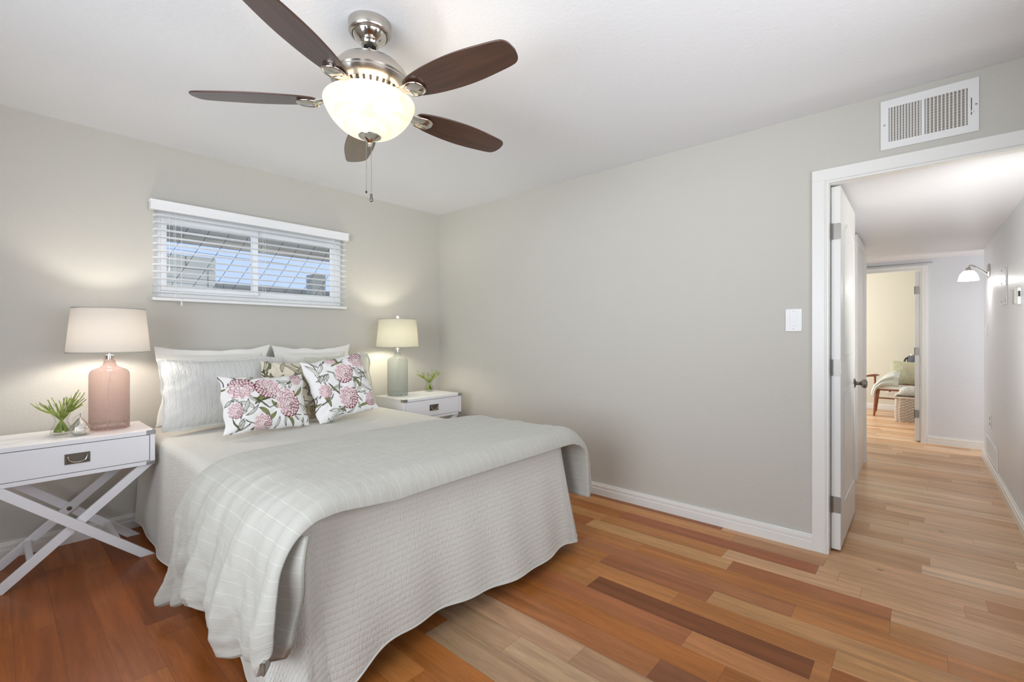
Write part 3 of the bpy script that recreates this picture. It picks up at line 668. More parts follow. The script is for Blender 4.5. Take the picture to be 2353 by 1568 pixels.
TOPZ = .615
XL, XR, YF, YH = -2.425, -.885, -2.195, -.07
def nz(x, y, z, s=1.0): return noise.noise(Vector((x*s, y*s, z*s)))
def build_spread():
    rc = .09; path = []   # (x, y, nx, ny)
    def seg(p, q, nrm, n):
        for i in range(n): t = i/n; path.append((p[0]+(q[0]-p[0])*t, p[1]+(q[1]-p[1])*t, nrm[0], nrm[1]))
    seg((XL, YH), (XL, YF+rc), (-1, 0), 110)
    for i in range(26):
        a = PI+PI/2*i/26; path.append((XL+rc+rc*math.cos(a), YF+rc+rc*math.sin(a), math.cos(a), math.sin(a)))
    seg((XL+rc, YF), (XR-rc, YF), (0, -1), 120)
    for i in range(26):
        a = 1.5*PI+PI/2*i/26; path.append((XR-rc+rc*math.cos(a), YF+rc+rc*math.sin(a), math.cos(a), math.sin(a)))
    seg((XR, YF+rc), (XR, YH), (1, 0), 60); path.append((XR, YH, 1, 0))
    def hem(x, y, nx, ny):
        if nx < -.95: base = .05+.03*math.sin(y*4.5+1)+.008*math.sin(y*17)
        elif ny < -.95:
            t = (x-XL)/(XR-XL); pts = [(0, .012), (.08, .03), (.13, .075), (.2, .11), (.32, .11), (.5, .09), (.68, .072), (.85, .064), (.9, .08), (1, .058)]
            for (a, b), (c, d) in zip(pts, pts[1:]):
                if a <= t <= c: base = b+(d-b)*(t-a)/(c-a); break
            else: base = .06
            base += .003*math.sin(x*26)
        else:
            base = .012 if x < -1.6 else .055
        return max(base, .006)
    NQ = 44; rows = []; uvs = []; d_acc = 0
    # smooth the hem curve
    hz = np.array([hem(*p) for p in path]); k = np.ones(13)/13; hz = np.convolve(np.pad(hz, 6, 'edge'), k, 'valid')
    for (x, y, nx, ny), h in zip(path, hz):
        row = []; u = []
        corner = abs(nx*ny)*2
        left = 1.0 if x < -1.6 else .45
        for j in range(NQ+1):
            q = j/NQ
            if q < .12:   # rounded top edge
                a = q/.12*PI/2; off = -.05+.05*math.sin(a); z = TOPZ-.05*(1-math.cos(a)); drop = -.05+.0785*q/.12
            else:
                qq = (q-.12)/.88; z0 = TOPZ-.05; z = z0+(h-z0)*qq; fl = .085 if ny < -.5 else .030
                off = fl*qq**1.25+corner*.035*left*qq+.006*math.sin(qq*PI)
                wv = .010*math.sin(y*9+x*7)+.006*math.sin(x*23+y*19+1)+.012*nz(x*3, y*3, qq*1.5)
                if ny > -.95 and corner > 0: wv += .014*left*math.sin(math.atan2(ny, nx)*9)
                off += wv*qq*(1.2 if ny < -.5 else 1.0); drop = .0285+(z0-z)
            row.append((x+nx*off, y+ny*off, z)); u.append((x+nx*drop, y+ny*drop))
        rows.append(row); uvs.append(u)
    mb = MB(); mb.grid(rows); flat_uv = [q for r in uvs for q in r]
    # top: concentric fill from the inner ring toward the centre line
    n = len(path); prev = [i*(NQ+1) for i in range(n)]
    ring = [Vector(rows[i][0]) for i in range(n)]
    cx_ = (XL+XR)/2
    STEPS = 14
    for s_ in range(1, STEPS+1):
        t = s_/STEPS; idx = []
        for i in range(n):
            p = ring[i]; tx = cx_+(p.x-cx_)*(1-t); ty = p.y+(YH-.0-p.y)*0
            ty = YH+(p.y-YH)*(1-t*.9999) if False else p.y
            # shrink in x only for the sides, in y for the foot
            tx = cx_+(p.x-cx_)*(1-t); ty = p.y+((-1.1)-p.y)*t if p.y < -1.1 else p.y
            z = TOPZ+.012*(1-(1-t)**2)+.004*nz(tx*4, ty*4, 2)
            idx.append(len(mb.v)); mb.v.append((tx, ty, z)); flat_uv.append((tx, ty))
        for i in range(n-1): mb.f.append((prev[i], prev[i+1], idx[i+1], idx[i]))
        prev = idx
    o = mb.build('bedspread', M['quilt'], smooth=180); set_uv(o, flat_uv)
    # stitched edge binding along the hem
    hb = MB(); hb.tube([Vector(rows[i][NQ])+Vector((0, 0, .002)) for i in range(0, n, 2)], .0035, 6); hb.build('hem_binding', M['quilt'], o)
    return tag(o, 'ivory channel-quilted bedspread covering the bed and hanging nearly to the floor', 'bedspread')
build_spread()

# ------------------------------------------------------------------ folded duvet across the foot
def resample(pts, n):
    pts = [Vector((p[0], 0, p[1])) for p in pts]
    # catmull-rom
    out = []
    for i in range(len(pts)-1):
        p0, p1, p2, p3 = pts[max(i-1, 0)], pts[i], pts[i+1], pts[min(i+2, len(pts)-1)]
        for k in range(24):
            t = k/24; out.append(.5*((2*p1)+(-p0+p2)*t+(2*p0-5*p1+4*p2-p3)*t*t+(-p0+3*p1-3*p2+p3)*t**3))
    out.append(pts[-1]); d = [0]
    for a, b in zip(out, out[1:]): d.append(d[-1]+(b-a).length)
    tot = d[-1]; res = []; j = 0
    for i in range(n+1):
        s = tot*i/n
        while j < len(d)-2 and d[j+1] < s: j += 1
        t = (s-d[j])/max(d[j+1]-d[j], 1e-9); res.append(out[j].lerp(out[j+1], min(t, 1)))
    return res, tot
def lerp_tab(tab, s):
    for (a, b), (c, d) in zip(tab, tab[1:]):
        if s <= c:
            t = max(0, min(1, (s-a)/(c-a))); t = t*t*(3-2*t); return b+(d-b)*t
    return tab[-1][1]
def build_duvet():
    prof = [(-2.512, .07), (-2.515, .27), (-2.500, .42), (-2.475, .535), (-2.428, .605), (-2.345, .640), (-2.2, .645), (-1.9, .648), (-1.4, .648), (-1.05, .645), (-.93, .638), (-.855, .60), (-.805, .53), (-.785, .42), (-.775, .27)]
    NS, NT = 260, 110
    P, tot = resample(prof, NS)
    yb = [(0, -1.27), (.10, -1.33), (.24, -1.38), (.34, -1.38), (.6, -1.40), (.80, -1.44), (.9, -1.55), (1, -1.70)]
    yf = [(0, -2.34), (.10, -2.345), (.22, -2.315), (.30, -2.30), (.45, -2.29), (.7, -2.285), (.80, -2.275), (.88, -2.27), (1, -2.27)]
    bot = [(0, .0), (.22, .05), (.41, .16), (.5, .12), (.63, .07), (.8, .13), (.96, .17), (1, .23)]
    sl = .235     # where the left corner is in s
    out_t, out_b, uv_t = [], [], []
    for i, p in enumerate(P):
        s = i/NS; a, b = P[max(i-1, 0)], P[min(i+1, NS)]; tg = (b-a).normalized(); nrm = Vector((-tg.z, 0, tg.x))
        if nrm.z < 0 and .3 < s < .8: nrm = -nrm
        y0, y1 = lerp_tab(yb, s), lerp_tab(yf, s)
        hang = max(0, min(1, (sl+.02-s)/(sl+.02))); rh = max(0, (s-.86)/.14)
        rt, rb, ru = [], [], []
        for j in range(NT+1):
            t = j/NT; y = y0+(y1-y0)*t
            e = abs(2*t-1); edge = (1-e**10)**.5 if e < 1 else 0
            th = (.040-.012*min(1, hang*2)+.036*rh+.016*max(0, (t-.7)/.3)*min(1, max(0, (s-.2)/.1)))*edge+.0015
            # end (bottom hem) thins out on the left, stays a fat fold on the right
            if s < .04: th *= .35+.65*(s/.04)**.5
            if s > .975: th = .0015+(th)*(max(0, 1-((s-.975)/.025)**2))**.5
            fold = 0
            if hang > 0:
                ph = t*6.2+.25*math.sin(s*18)
                fold = (.026*math.sin(ph*PI+.6)+.011*math.sin(ph*2.3*PI+1.3)+.022*nz(t*5+3, s*7, .3)+.012)*hang**.9
                fold += .024*hang*(.35-abs(nz(t*9+s*4, s*9, 5.2)))+.010*hang*(.3-abs(nz(t*24, s*26, 1.2)))
            fold += .045*hang**1.6*max(0, 1-t/.55)*(.32-abs(nz(t*14, s*11+2, 9.1)))+.018*hang*max(0, 1-t/.6)*math.sin(t*52+4*nz(t*6, s*8, 2))
            z = p.z+hang**3*lerp_tab(bot, t)+.012*hang**2*nz(t*16, s*12, 4.4)
            wr = .006*nz(p.x*5, y*20, 1.1)+.004*(.3-abs(nz(p.x*5, y*42, 2.1)))
            wr += .006*hang*nz(p.x*18, y*14, z*22)+.012*rh*nz(y*12, z*24, 4)
            # wrinkles where it breaks over the corners
            cr = math.exp(-((s-sl)/.06)**2)+.8*math.exp(-((s-.83)/.04)**2); wr += .007*cr*math.sin(y*46+3*nz(y*5, s*9, 0))*(.4+nz(y*9, s*4, 7))
            droop = -.034*max(0, (t-.90)/.10)**2*min(1, max(0, (s-.24)/.12))*min(1, max(0, (.9-s)/.06))
            base = Vector((p.x, y, z+droop)); up = th+wr*edge
            yy = base.y
            rt.append(base+nrm*(up+fold)); rb.append(base+nrm*(-.004*edge+fold*.85))
            ru.append((s*tot, y))
        out_t.append(rt); out_b.append(rb); uv_t.append(ru)
    mb = MB(); mb.grid(out_t); mb.grid(out_b)
    A = (NS+1)*(NT+1)
    for i in range(NS):
        for e in (0, NT): mb.f.append((i*(NT+1)+e, (i+1)*(NT+1)+e, A+(i+1)*(NT+1)+e, A+i*(NT+1)+e))
    for j in range(NT):
        for e in (0, NS): mb.f.append((e*(NT+1)+j, e*(NT+1)+j+1, A+e*(NT+1)+j+1, A+e*(NT+1)+j))
    uv = [q for r in uv_t for q in r]
    o = mb.build('folded_duvet', M['duvet'], smooth=180); set_uv(o, uv+uv)
    # hem piping along the left bottom edge
    hp = MB(); hp.tube([out_t[0][j].lerp(out_b[0][j], .5)+Vector((0, 0, -.002)) for j in range(0, NT+1)], .0045, 6)
    x = hp.build('hem_piping', M['piping'], o); x['label'] = 'grey piping on the hem'
    # lower layer of the fold that shows behind the front edge of the left drape
    rows = []
    for i in range(31):
        q = i/30; z = .595-.345*q; row = []
        for j in range(13):
            w = j/12; yy = -2.17-(.145+.012*math.sin(q*7)+.02*q)*w; xx = -2.475+.055*w*w-.05*q+.008*math.sin(q*9+w*3)
            if q > .85: yy += (q-.85)*.35*w
            row.append((xx, yy, z-.03*(1-w)*q))
        rows.append(row)
    fl = MB(); fl.grid(rows); u = fl.build('lower_layer', M['duvet'], o, smooth=180, solid=.006); set_uv(u, [(1-q[2], q[1]) for q in fl.v])
    ed = MB(); ed.tube([rows[i][12] for i in range(31)]+[rows[30][j] for j in range(11, -1, -1)], .0045, 6)
    x = ed.build('hem_piping', M['piping'], o)
    return tag(o, 'sage-grey pinstriped duvet folded across the foot of the bed, trailing over its left side', 'duvet')
build_duvet()

# ------------------------------------------------------------------ pillows and cushions
def pillow(name, w, h, T, mtx, material, flange=0, res=(60, 44), conc=.05, seed=0, colfn=None, wrinkle=1.0, sag=.0, parent=None):
    NU, NV = res; wi, hi = w-2*flange, h-2*flange
    us = np.linspace(-1, 1, NU+1); vs_ = np.linspace(-1, 1, NV+1)
    if flange:
        us = np.unique(np.concatenate([np.linspace(-1, -wi/w, 5), np.linspace(-wi/w, wi/w, NU-7), np.linspace(wi/w, 1, 5)]))
        vs_ = np.unique(np.concatenate([np.linspace(-1, -hi/h, 5), np.linspace(-hi/h, hi/h, NV-7), np.linspace(hi/h, 1, 5)]))
    F, B, UV = [], [], []
    for u in us:
        rf, rb, ru = [], [], []
        for v in vs_:
            ui, vi = min(1, abs(u)*w/wi), min(1, abs(v)*h/hi)
            puff = ((1-ui**3.2)*(1-vi**3.2)); puff = puff**.62 if puff > 0 else 0
            x = w/2*u*(1-conc*(1-v*v)*abs(u)**2); z = h/2*v*(1-conc*1.2*(1-u*u)*abs(v)**2)
            x += .006*nz(v*2.2, seed, 0)*abs(u)**6*3; z += .010*nz(u*2.4, seed+3, 0)*abs(v)**6*1.6
            wr = wrinkle*(.006*nz(u*2.5, v*2.5, seed)+.004*nz(u*7, v*5, seed+9))
            # corner gathers
            ang = math.atan2(v, u); rr = math.hypot(u, v)
            wr += wrinkle*.004*max(0, rr-.75)*4*math.sin(ang*26+seed)*(puff**.5 if puff > 0 else 0)
            fl = .010*nz(u*3, v*3, seed+20) if flange and (ui >= 1 or vi >= 1) else 0
            yF = -(T/2*puff+wr*(puff**.4 if puff > 0 else 0)+.0022)+fl; yB = T/2*puff*.85+.0022+fl
            rf.append((x, yF, z+h/2)); rb.append((x, yB, z+h/2)); ru.append((u*w/2, v*h/2))
        F.append(rf); B.append(rb); UV.append(ru)
    nu, nv = len(us), len(vs_)
    mb = MB(); mb.grid(F); mb.grid(B); A = nu*nv
    for i in range(nu-1):
        for e in (0, nv-1): mb.f.append((i*nv+e, (i+1)*nv+e, A+(i+1)*nv+e, A+i*nv+e))
    for j in range(nv-1):
        for e in (0, nu-1): mb.f.append((e*nv+j, e*nv+j+1, A+e*nv+j+1, A+e*nv+j))
    o = mb.build(name, material, parent, smooth=180); uv = [q for r in UV for q in r]; set_uv(o, uv+uv); o.matrix_world = mtx
    if colfn is not None:
        c = colfn(np.array(uv)); c = np.vstack([c, c]); c = np.hstack([c, np.ones((len(c), 1))]).astype(np.float32)
        ca = o.data.color_attributes.new('print', 'FLOAT_COLOR', 'POINT'); ca.data.foreach_set('color', c.ravel())
    return o
def pm(x, y, z, yaw=0, lean=0, roll=0):
    """bottom-centre at x,y,z; yaw about z; lean back (top towards +y); roll in its own plane"""
    return Matrix.Translation((x, y, z)) @ Matrix.Rotation(math.radians(yaw), 4, 'Z') @ Matrix.Rotation(math.radians(-lean), 4, 'X') @ Matrix.Rotation(math.radians(roll), 4, 'Y')

def lin(r, g, b): return np.array(srgb(r, g, b)[:3])
def floral(seed, bg, flowers, leaves, dark=(58, 60, 48), pet=((243, 226, 226), (224, 188, 194)), rim=(104, 30, 42), fill=((238, 238, 230), (150, 152, 96))):
    def fn(P):
        rng = np.random.RandomState(seed); C = np.tile(lin(*bg), (len(P), 1))
        x, y = P[:, 0], P[:, 1]
        for (x0, y0, x1, y1, bend, wd, kind) in leaves:
            mx_, my_ = (x0+x1)/2-(y1-y0)*bend, (y0+y1)/2+(x1-x0)*bend
            best = np.full(len(P), 9.); bt = np.zeros(len(P)); side = np.zeros(len(P))
            K = 56
            for k in range(K+1):
                t = k/K; bx = (1-t)**2*x0+2*t*(1-t)*mx_+t*t*x1; by = (1-t)**2*y0+2*t*(1-t)*my_+t*t*y1
                tx = 2*(1-t)*(mx_-x0)+2*t*(x1-mx_); ty = 2*(1-t)*(my_-y0)+2*t*(y1-my_); l = math.hypot(tx, ty)+1e-9
                d = np.hypot(x-bx, y-by); m = d < best; best[m] = d[m]; bt[m] = t; side[m] = ((x-bx)*(-ty)/l+(y-by)*tx/l)[m]
            wv = wd*np.sin(PI*np.clip(bt*.97+.015, 0, 1))**.8
            if kind == 2: wv = np.full(len(P), wd)
            ins = best < wv
            c = lin(*fill[0]) if kind == 0 else lin(*fill[1]) if kind == 1 else lin(*dark)
            C[ins] = c
            if kind != 2:
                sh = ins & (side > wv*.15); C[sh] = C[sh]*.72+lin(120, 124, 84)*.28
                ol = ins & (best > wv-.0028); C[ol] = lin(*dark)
                vn_ = ins & (np.abs(side) < .0013); C[vn_] = lin(*dark)*.8+.2*c
        for (fx, fy, r, ang) in flowers:
            dx, dy = x-fx, y-fy; ca, sa = math.cos(ang), math.sin(ang); ux, uy = (dx*ca+dy*sa)/r, (-dx*sa+dy*ca)/r
            rho = np.hypot(ux*1.12, uy*.92); phi = np.arctan2(ux, uy)
            spiky = 1+.10*np.abs(np.sin(phi*6.5))*(1+.8*np.cos(phi))
            m = rho < spiky; C[m] = lin(*pet[0])
            for ring in range(4, -1, -1):
                ro = (.24, .42, .60, .79, .97)[ring]; npet = (3, 5, 6, 8, 10)[ring]; off = ring*.37+fx*7
                ph = (phi/(2*PI)*npet+off) % 1-.5
                prof = ro*(1.07-.34*(2*ph)**2); petal = rho < prof
                base = lin(*pet[0])*(1-ring/7)+lin(*pet[1])*(ring/7); base = base*rng.uniform(.95, 1.04)
                mm = m & petal; C[mm] = base
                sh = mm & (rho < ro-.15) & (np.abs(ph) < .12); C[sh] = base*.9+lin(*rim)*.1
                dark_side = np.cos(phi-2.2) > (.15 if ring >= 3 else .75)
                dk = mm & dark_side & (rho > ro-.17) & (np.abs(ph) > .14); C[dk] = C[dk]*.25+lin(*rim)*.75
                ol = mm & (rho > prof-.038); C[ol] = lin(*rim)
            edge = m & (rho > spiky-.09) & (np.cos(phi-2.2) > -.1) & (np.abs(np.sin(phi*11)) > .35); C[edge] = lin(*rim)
        return np.clip(C, 0, 1)
    return fn
def rand_leaves(seed, n, w, h, L=(.07, .16), wd=(.006, .014)):
    r = random.Random(seed); out = []
    for _ in range(n):
        x, y, a, l = r.uniform(-w/2, w/2), r.uniform(-h/2, h/2), r.uniform(0, 2*PI), r.uniform(*L)
        out.append((x, y, x+l*math.cos(a), y+l*math.sin(a), r.uniform(-.35, .35), r.uniform(*wd), r.choice([0, 0, 1, 0, 2]) ))
        if out[-1][-1] == 2: out[-1] = out[-1][:5]+(.0024, 2)
    return out
BZ = TOPZ+.018
pillow('flanged_pillow', .69, .505, .16, pm(-2.04, -.185, BZ, 0, 6, 0), M['cotton'], flange=.045, seed=1, conc=.12)
tag(bpy.data.objects['flanged_pillow'], 'white flanged pillow standing against the wall beside the pink lamp', 'pillow', 'white flanged pillows against the wall')
o = pillow('flanged_pillow', .62, .50, .16, pm(-1.375, -.185, BZ, 0, 6, 0), M['cotton'], flange=.045, seed=5, conc=.12)
tag(o, 'white flanged pillow standing behind the floral cushions, nearer the corner', 'pillow', 'white flanged pillows against the wall')
o = pillow('quilted_pillow', .68, .43, .15, pm(-2.065, -.455, BZ+.010, 0, 15, 0), M['greyquilt'], flange=.012, seed=11, conc=.035)
tag(o, 'pale grey channel-quilted pillow leaning at the pink lamp side of the bed', 'pillow')
o = pillow('quilted_pillow', .50, .42, .13, pm(-1.27, -.44, BZ+.012, -4, 15, -2), M['sagequilt'], flange=.012, seed=17, conc=.03)
tag(o, 'pale sage textured pillow peeking out beside the floral square cushion', 'pillow')
lv = rand_leaves(3, 120, .46, .46, (.06, .16), (.006, .015))
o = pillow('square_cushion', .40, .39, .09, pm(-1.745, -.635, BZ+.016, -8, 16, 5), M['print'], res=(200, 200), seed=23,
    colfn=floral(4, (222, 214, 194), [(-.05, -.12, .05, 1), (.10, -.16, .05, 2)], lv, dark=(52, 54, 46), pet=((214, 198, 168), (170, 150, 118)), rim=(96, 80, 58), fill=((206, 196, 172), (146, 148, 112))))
tag(o, 'beige and black leaf-print cushion half hidden behind the two rose floral cushions', 'cushion')
fl_l = [(-.155, .085, .066, 1.9), (-.015, .078, .066, -1.8), (.10, -.025, .078, .1), (-.055, -.135, .052, .4), (.185, .13, .04, 2.4), (-.20, -.045, .04, 0)]
lf_l = [(-.20, .17, -.15, .10, .2, .006, 0), (-.19, .0, -.10, -.05, .3, .012, 0), (-.10, -.02, .0, .02, .25, .012, 1), (.0, .0, .06, -.05, -.3, .013, 1), (.02, -.07, -.06, -.11, .3, .014, 1), (-.08, -.04, -.02, -.09, .2, .013, 1),
        (.04, -.10, .02, -.17, .1, .009, 0), (.08, -.10, .14, -.17, .2, .010, 1), (.12, .06, .17, .14, .2, .012, 0), (-.02, .01, -.12, .03, .2, .009, 1), (-.16, -.10, -.20, -.16, .3, .010, 0), (-.12, -.16, .0, -.15, .15, .012, 1), (.17, -.03, .24, -.10, .2, .014, 0), (.15, .02, .22, .08, -.2, .012, 1),
        (-.13, .02, -.17, -.06, .2, .010, 0), (.05, .13, .10, .06, .2, .010, 0), (-.23, .10, -.21, .0, .3, .010, 0)]+rand_leaves(9, 46, .50, .34, (.05, .11), (.005, .010))
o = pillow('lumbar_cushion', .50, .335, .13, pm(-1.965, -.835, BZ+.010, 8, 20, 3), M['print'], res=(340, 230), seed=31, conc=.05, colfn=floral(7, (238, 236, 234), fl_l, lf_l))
tag(o, 'rectangular white cushion printed with rose-pink proteas, lying frontmost left of the two floral cushions', 'cushion', 'protea print cushions')
fl_s = [(.02, .075, .066, -.3), (.0, -.10, .070, 0), (.155, .155, .06, 2.2), (-.14, -.02, .042, .3), (.165, -.14, .05, -.8), (-.03, .185, .03, 1.5)]
lf_s = [(-.10, .19, -.17, .10, .2, .015, 0), (-.09, .09, -.18, .06, .2, .012, 0), (.07, .04, .10, -.06, .2, .012, 1), (-.17, -.03, -.13, -.13, .2, .012, 1), (.05, -.09, .13, -.04, .2, .012, 0), (.10, .10, .17, .02, -.3, .012, 0), (.19, .08, .20, -.05, .3, .010, 0), (-.09, -.03, -.03, .0, .2, .010, 0),
        (-.15, -.15, -.05, -.19, .2, .012, 0), (.05, -.18, .14, -.17, .1, .010, 1), (.10, .0, .18, -.08, -.2, .010, 0), (-.20, .19, -.16, .05, .3, .012, 0), (.18, .20, .21, .10, .2, .010, 0), (-.05, .14, .05, .16, .2, .010, 1)]+rand_leaves(19, 58, .42, .42, (.05, .12), (.005, .010))
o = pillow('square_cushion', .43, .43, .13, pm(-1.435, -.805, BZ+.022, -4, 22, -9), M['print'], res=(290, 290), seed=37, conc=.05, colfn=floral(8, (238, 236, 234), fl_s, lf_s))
tag(o, 'square white cushion printed with rose-pink proteas, tilted in front of the sage pillow', 'cushion', 'protea print cushions')

# ------------------------------------------------------------------ nightstands
def make_nightstand(label, bracket_mat, handle_mat):
    """local: x centre 0, front at y=0 facing -y, depth towards +y"""
    W2, D, ZT, ZB = .312, .41, .682, .497
    r = empty('nightstand', (0, 0, 0), 0, label, 'nightstand', 'campaign nightstands either side of the bed')
    c = MB(); c.box(-W2, W2, 0, D, ZT-.022, ZT); c.box(-W2, W2, 0, D, ZB, ZB+.020); c.box(-W2, -W2+.022, 0, D, ZB+.020, ZT-.022); c.box(W2-.022, W2, 0, D, ZB+.020, ZT-.022); c.box(-W2+.01, W2-.01, D-.015, D-.002, ZB+.01, ZT-.01)
    c.build('case', M['white'], r, bevel=.0015, smooth=0)
    d = MB(); d.box(-W2+.025, W2-.025, .001, .020, ZB+.023, ZT-.025); d.box(-W2+.03, W2-.03, .020, D-.03, ZB+.026, ZT-.05)
    dr = d.build('drawer', M['white'], r, bevel=.001, smooth=0)
    g = MB(); g.box(-W2+.020, W2-.020, .012, .018, ZB+.018, ZT-.02); g.build('drawer_gap', M['dark'], r, smooth=0)
    # recessed campaign handle
    hz = (ZB+ZT)/2-.001; hp = MB(); hw_, hh = .047, .026
    hp.box(-hw_, hw_, -.0025, .001, hz-hh, hz-hh+.008); hp.box(-hw_, hw_, -.0025, .001, hz+hh-.008, hz+hh); hp.box(-hw_, -hw_+.009, -.0025, .001, hz-hh+.008, hz+hh-.008); hp.box(hw_-.009, hw_, -.0025, .001, hz-hh+.008, hz+hh-.008)
    hp.box(-hw_+.009, hw_-.009, -.0008, .0009, hz-hh+.008, hz+hh-.008)
    pl = hp.build('handle_plate', handle_mat, dr, bevel=.001, smooth=0); pl['label'] = 'pewter recessed plate'
    bp_ = [(q[0], -.010+.05*max(0, q[1]-.004)*.2, hz+q[1]) for q in smooth2([(-.034, .015), (-.034, .004), (-.029, -.009), (-.014, -.016), (0, -.0175), (.014, -.016), (.029, -.009), (.034, .004), (.034, .015)], 4)]
    hb_ = MB().tube(bp_, .0036, 8).build('handle', M['nickel'], dr); hb_['label'] = 'pewter drop handle'
    # corner brackets
    for sx in (-1, 1):
        for z0, z1, up in ((ZT-.022, ZT, 1), (ZB, ZB+.018, 0)):
            b_ = MB(); xa, xb = sorted((sx*(W2+.001), sx*(W2-.038)))
            b_.box(xa, xb, -.0016, .0005, z0, z1+.0004)
            xc, xd = sorted((sx*(W2-.0005), sx*(W2+.0016))); b_.box(xc, xd, -.0016, .036, z0, z1+.0004)
            if up:
                b_.prism([(sx*(W2+.0014), -.0016), (sx*(W2-.038), -.0016), (sx*(W2-.034), .007), (sx*(W2-.009), .007), (sx*(W2-.009), .030), (sx*(W2+.0014), .036)], ZT-.0005, ZT+.001, 'z')
            k_ = b_.build('corner_bracket', bracket_mat[0 if sx < 0 else 1], r, smooth=0)
    # crossed legs front and back
    def leg(sx, y0, y1):
        m_ = MB(); top, botx = sx*(W2-.03), -sx*(W2-.03); hwid = .032
        m_.prism([(top-hwid, ZB), (top+hwid, ZB), (botx+hwid, 0), (botx-hwid, 0)], y0, y1, 'y'); return m_.build('leg', M['white'], r, bevel=.002, smooth=0)
    leg(-1, .004, .024); leg(1, .026, .046); leg(1, D-.050, D-.030); leg(-1, D-.028, D-.008)
    for y in (D-.052,):
        b_ = MB().lathe([(.0, 0), (.011, 0), (.011, .003), (.0, .004)], n=16, mtx=Matrix.Translation((0, y, ZB/2)) @ Matrix.Rotation(PI/2, 4, 'X')); b_.build('bolt', M['pewter'], r)
    for sx in (-1, 1):
        xx = sx*.160; MB().box(xx-.012, xx+.012, .045, D-.048, .085, .125).build('stretcher', M['white'], r, bevel=.002, smooth=0)
    return r
M['bracket_dark'] = mat('bronze_bracket', srgb(84, 52, 42), .4, .8)
ns1 = make_nightstand('white campaign nightstand with crossed legs under the pink glass lamp', (M['bracket_dark'], M['silver']), M['pewter'])
ns1.location = (-2.763, -.541, 0)
ns2 = copy_tree(ns1); ns2['label'] = 'white campaign nightstand in the room corner under the grey glass lamp'
for ch in ns2.children:
    if ch.name.startswith('corner_bracket'):
        ch.data = ch.data.copy(); ch.data.materials[0] = M['silver']
ns2.location = (-.538, -.580, 0)

# ------------------------------------------------------------------ lamps
def make_lamp(label, glass, shade, loc, s=1.0, zs=1.0, power=5.0, col=WARM, knob=True):
    r = empty('table_lamp', loc, 0, label, 'table lamp', 'glass bottle table lamps')
    def q(p): return [(a*s, b*zs) for a, b in p]
    outer = q([(.0, .006), (.084, .003), (.089, .010), (.090, .03), (.090, .10), (.090, .18), (.090, .25), (.090, .285), (.0895, .303), (.086, .317), (.077, .328), (.062, .336), (.046, .342), (.035, .350), (.029, .360), (.025, .375), (.027, .384), (.031, .392)])
    b = MB().lathe(smooth2(outer, 4), n=72, cap=False).build('glass_bottle', glass, r, smooth=180)
    MB().lathe(q([(.0, .010), (.080, .008), (.083, .020), (.079, .032), (.0, .034)]), n=40, cap=False).build('thick_base', M['clear'], b, smooth=180)
    MB().tube([(.004, 0, .39*zs), (.008, 0, .32*zs), (-.006*s, .0, .25*zs), (-.010*s, 0, .15*zs), (-.004, .0, .06*zs), (.0, .03, .02*zs)], .0018, 6).build('cord', M['whiteplastic'], r)
    MB().lathe(q([(.0, .385), (.020, .385), (.020, .41), (.012, .414), (.012, .45), (.0, .45)]), n=20).build('socket', M['chrome'], r)
    rb, rt, zb, zt = .186*s, .162*s, .425*zs, .672*zs
    sh = MB().lathe([(rb, zb), (rb-.001, zb+.004), (rt+.001, zt-.004), (rt, zt)], n=64, cap=False).build('lamp_shade', shade, r, smooth=180)
    for rr, zz, q0 in ((rb, zb, 0), (rt, zt, -.006)): MB().lathe([(rr+.0010, zz+q0), (rr+.0006, zz+q0+.006)], n=64, cap=False).build('shade_trim', shade, sh)
    sp = MB()
    for k in range(3):
        a = 2*PI*k/3+.4; sp.tube([(0, 0, zt-.012), (rt*math.cos(a), rt*math.sin(a), zt-.004)], .0016, 5)
    sp.tube([(.0, 0, .44*zs), (.05*s, 0, .50*zs), (.05*s, 0, .62*zs), (0, 0, zt-.006)], .0015, 5); sp.tube([(.0, 0, .44*zs), (-.05*s, 0, .50*zs), (-.05*s, 0, .62*zs), (0, 0, zt-.006)], .0015, 5)
    sp.build('harp', M['chrome'], r)
    if knob: MB().lathe([(.0, zt-.01), (.005, zt-.008), (.004, zt+.004), (.010, zt+.012), (.012, zt+.020), (.008, zt+.028), (.0, zt+.030)], n=18, cap=False).build('finial', M['whiteplastic'], r)
    bu = MB().lathe(q([(.0, .45), (.012, .452), (.014, .47), (.026, .50), (.029, .52), (.022, .545), (.0, .556)]), n=20, cap=False)
    bm_ = bu.build('bulb', M['bulb'], r, smooth=180)
    light('table_lamp_light', 'POINT', (loc[0], loc[1], loc[2]+.515*zs), power*1.25, col, .035)
    return r
M['bulb'] = glass_thin('bulb_glass', (1, 1, 1, 1), .3)
L1 = make_lamp('lit table lamp with pink glass bottle base and white drum shade', M['pinkglass'], M['shade'], (-2.612, -.315, .6835), .97, .995, 6.0, (1, .92, .84), False)
L2 = make_lamp('lit table lamp with grey glass bottle base and ivory drum shade, by the room corner', M['greyglass'], M['shade2'], (-.712, -.300, .6835), .97, .985, 5.4, (1, .93, .78))

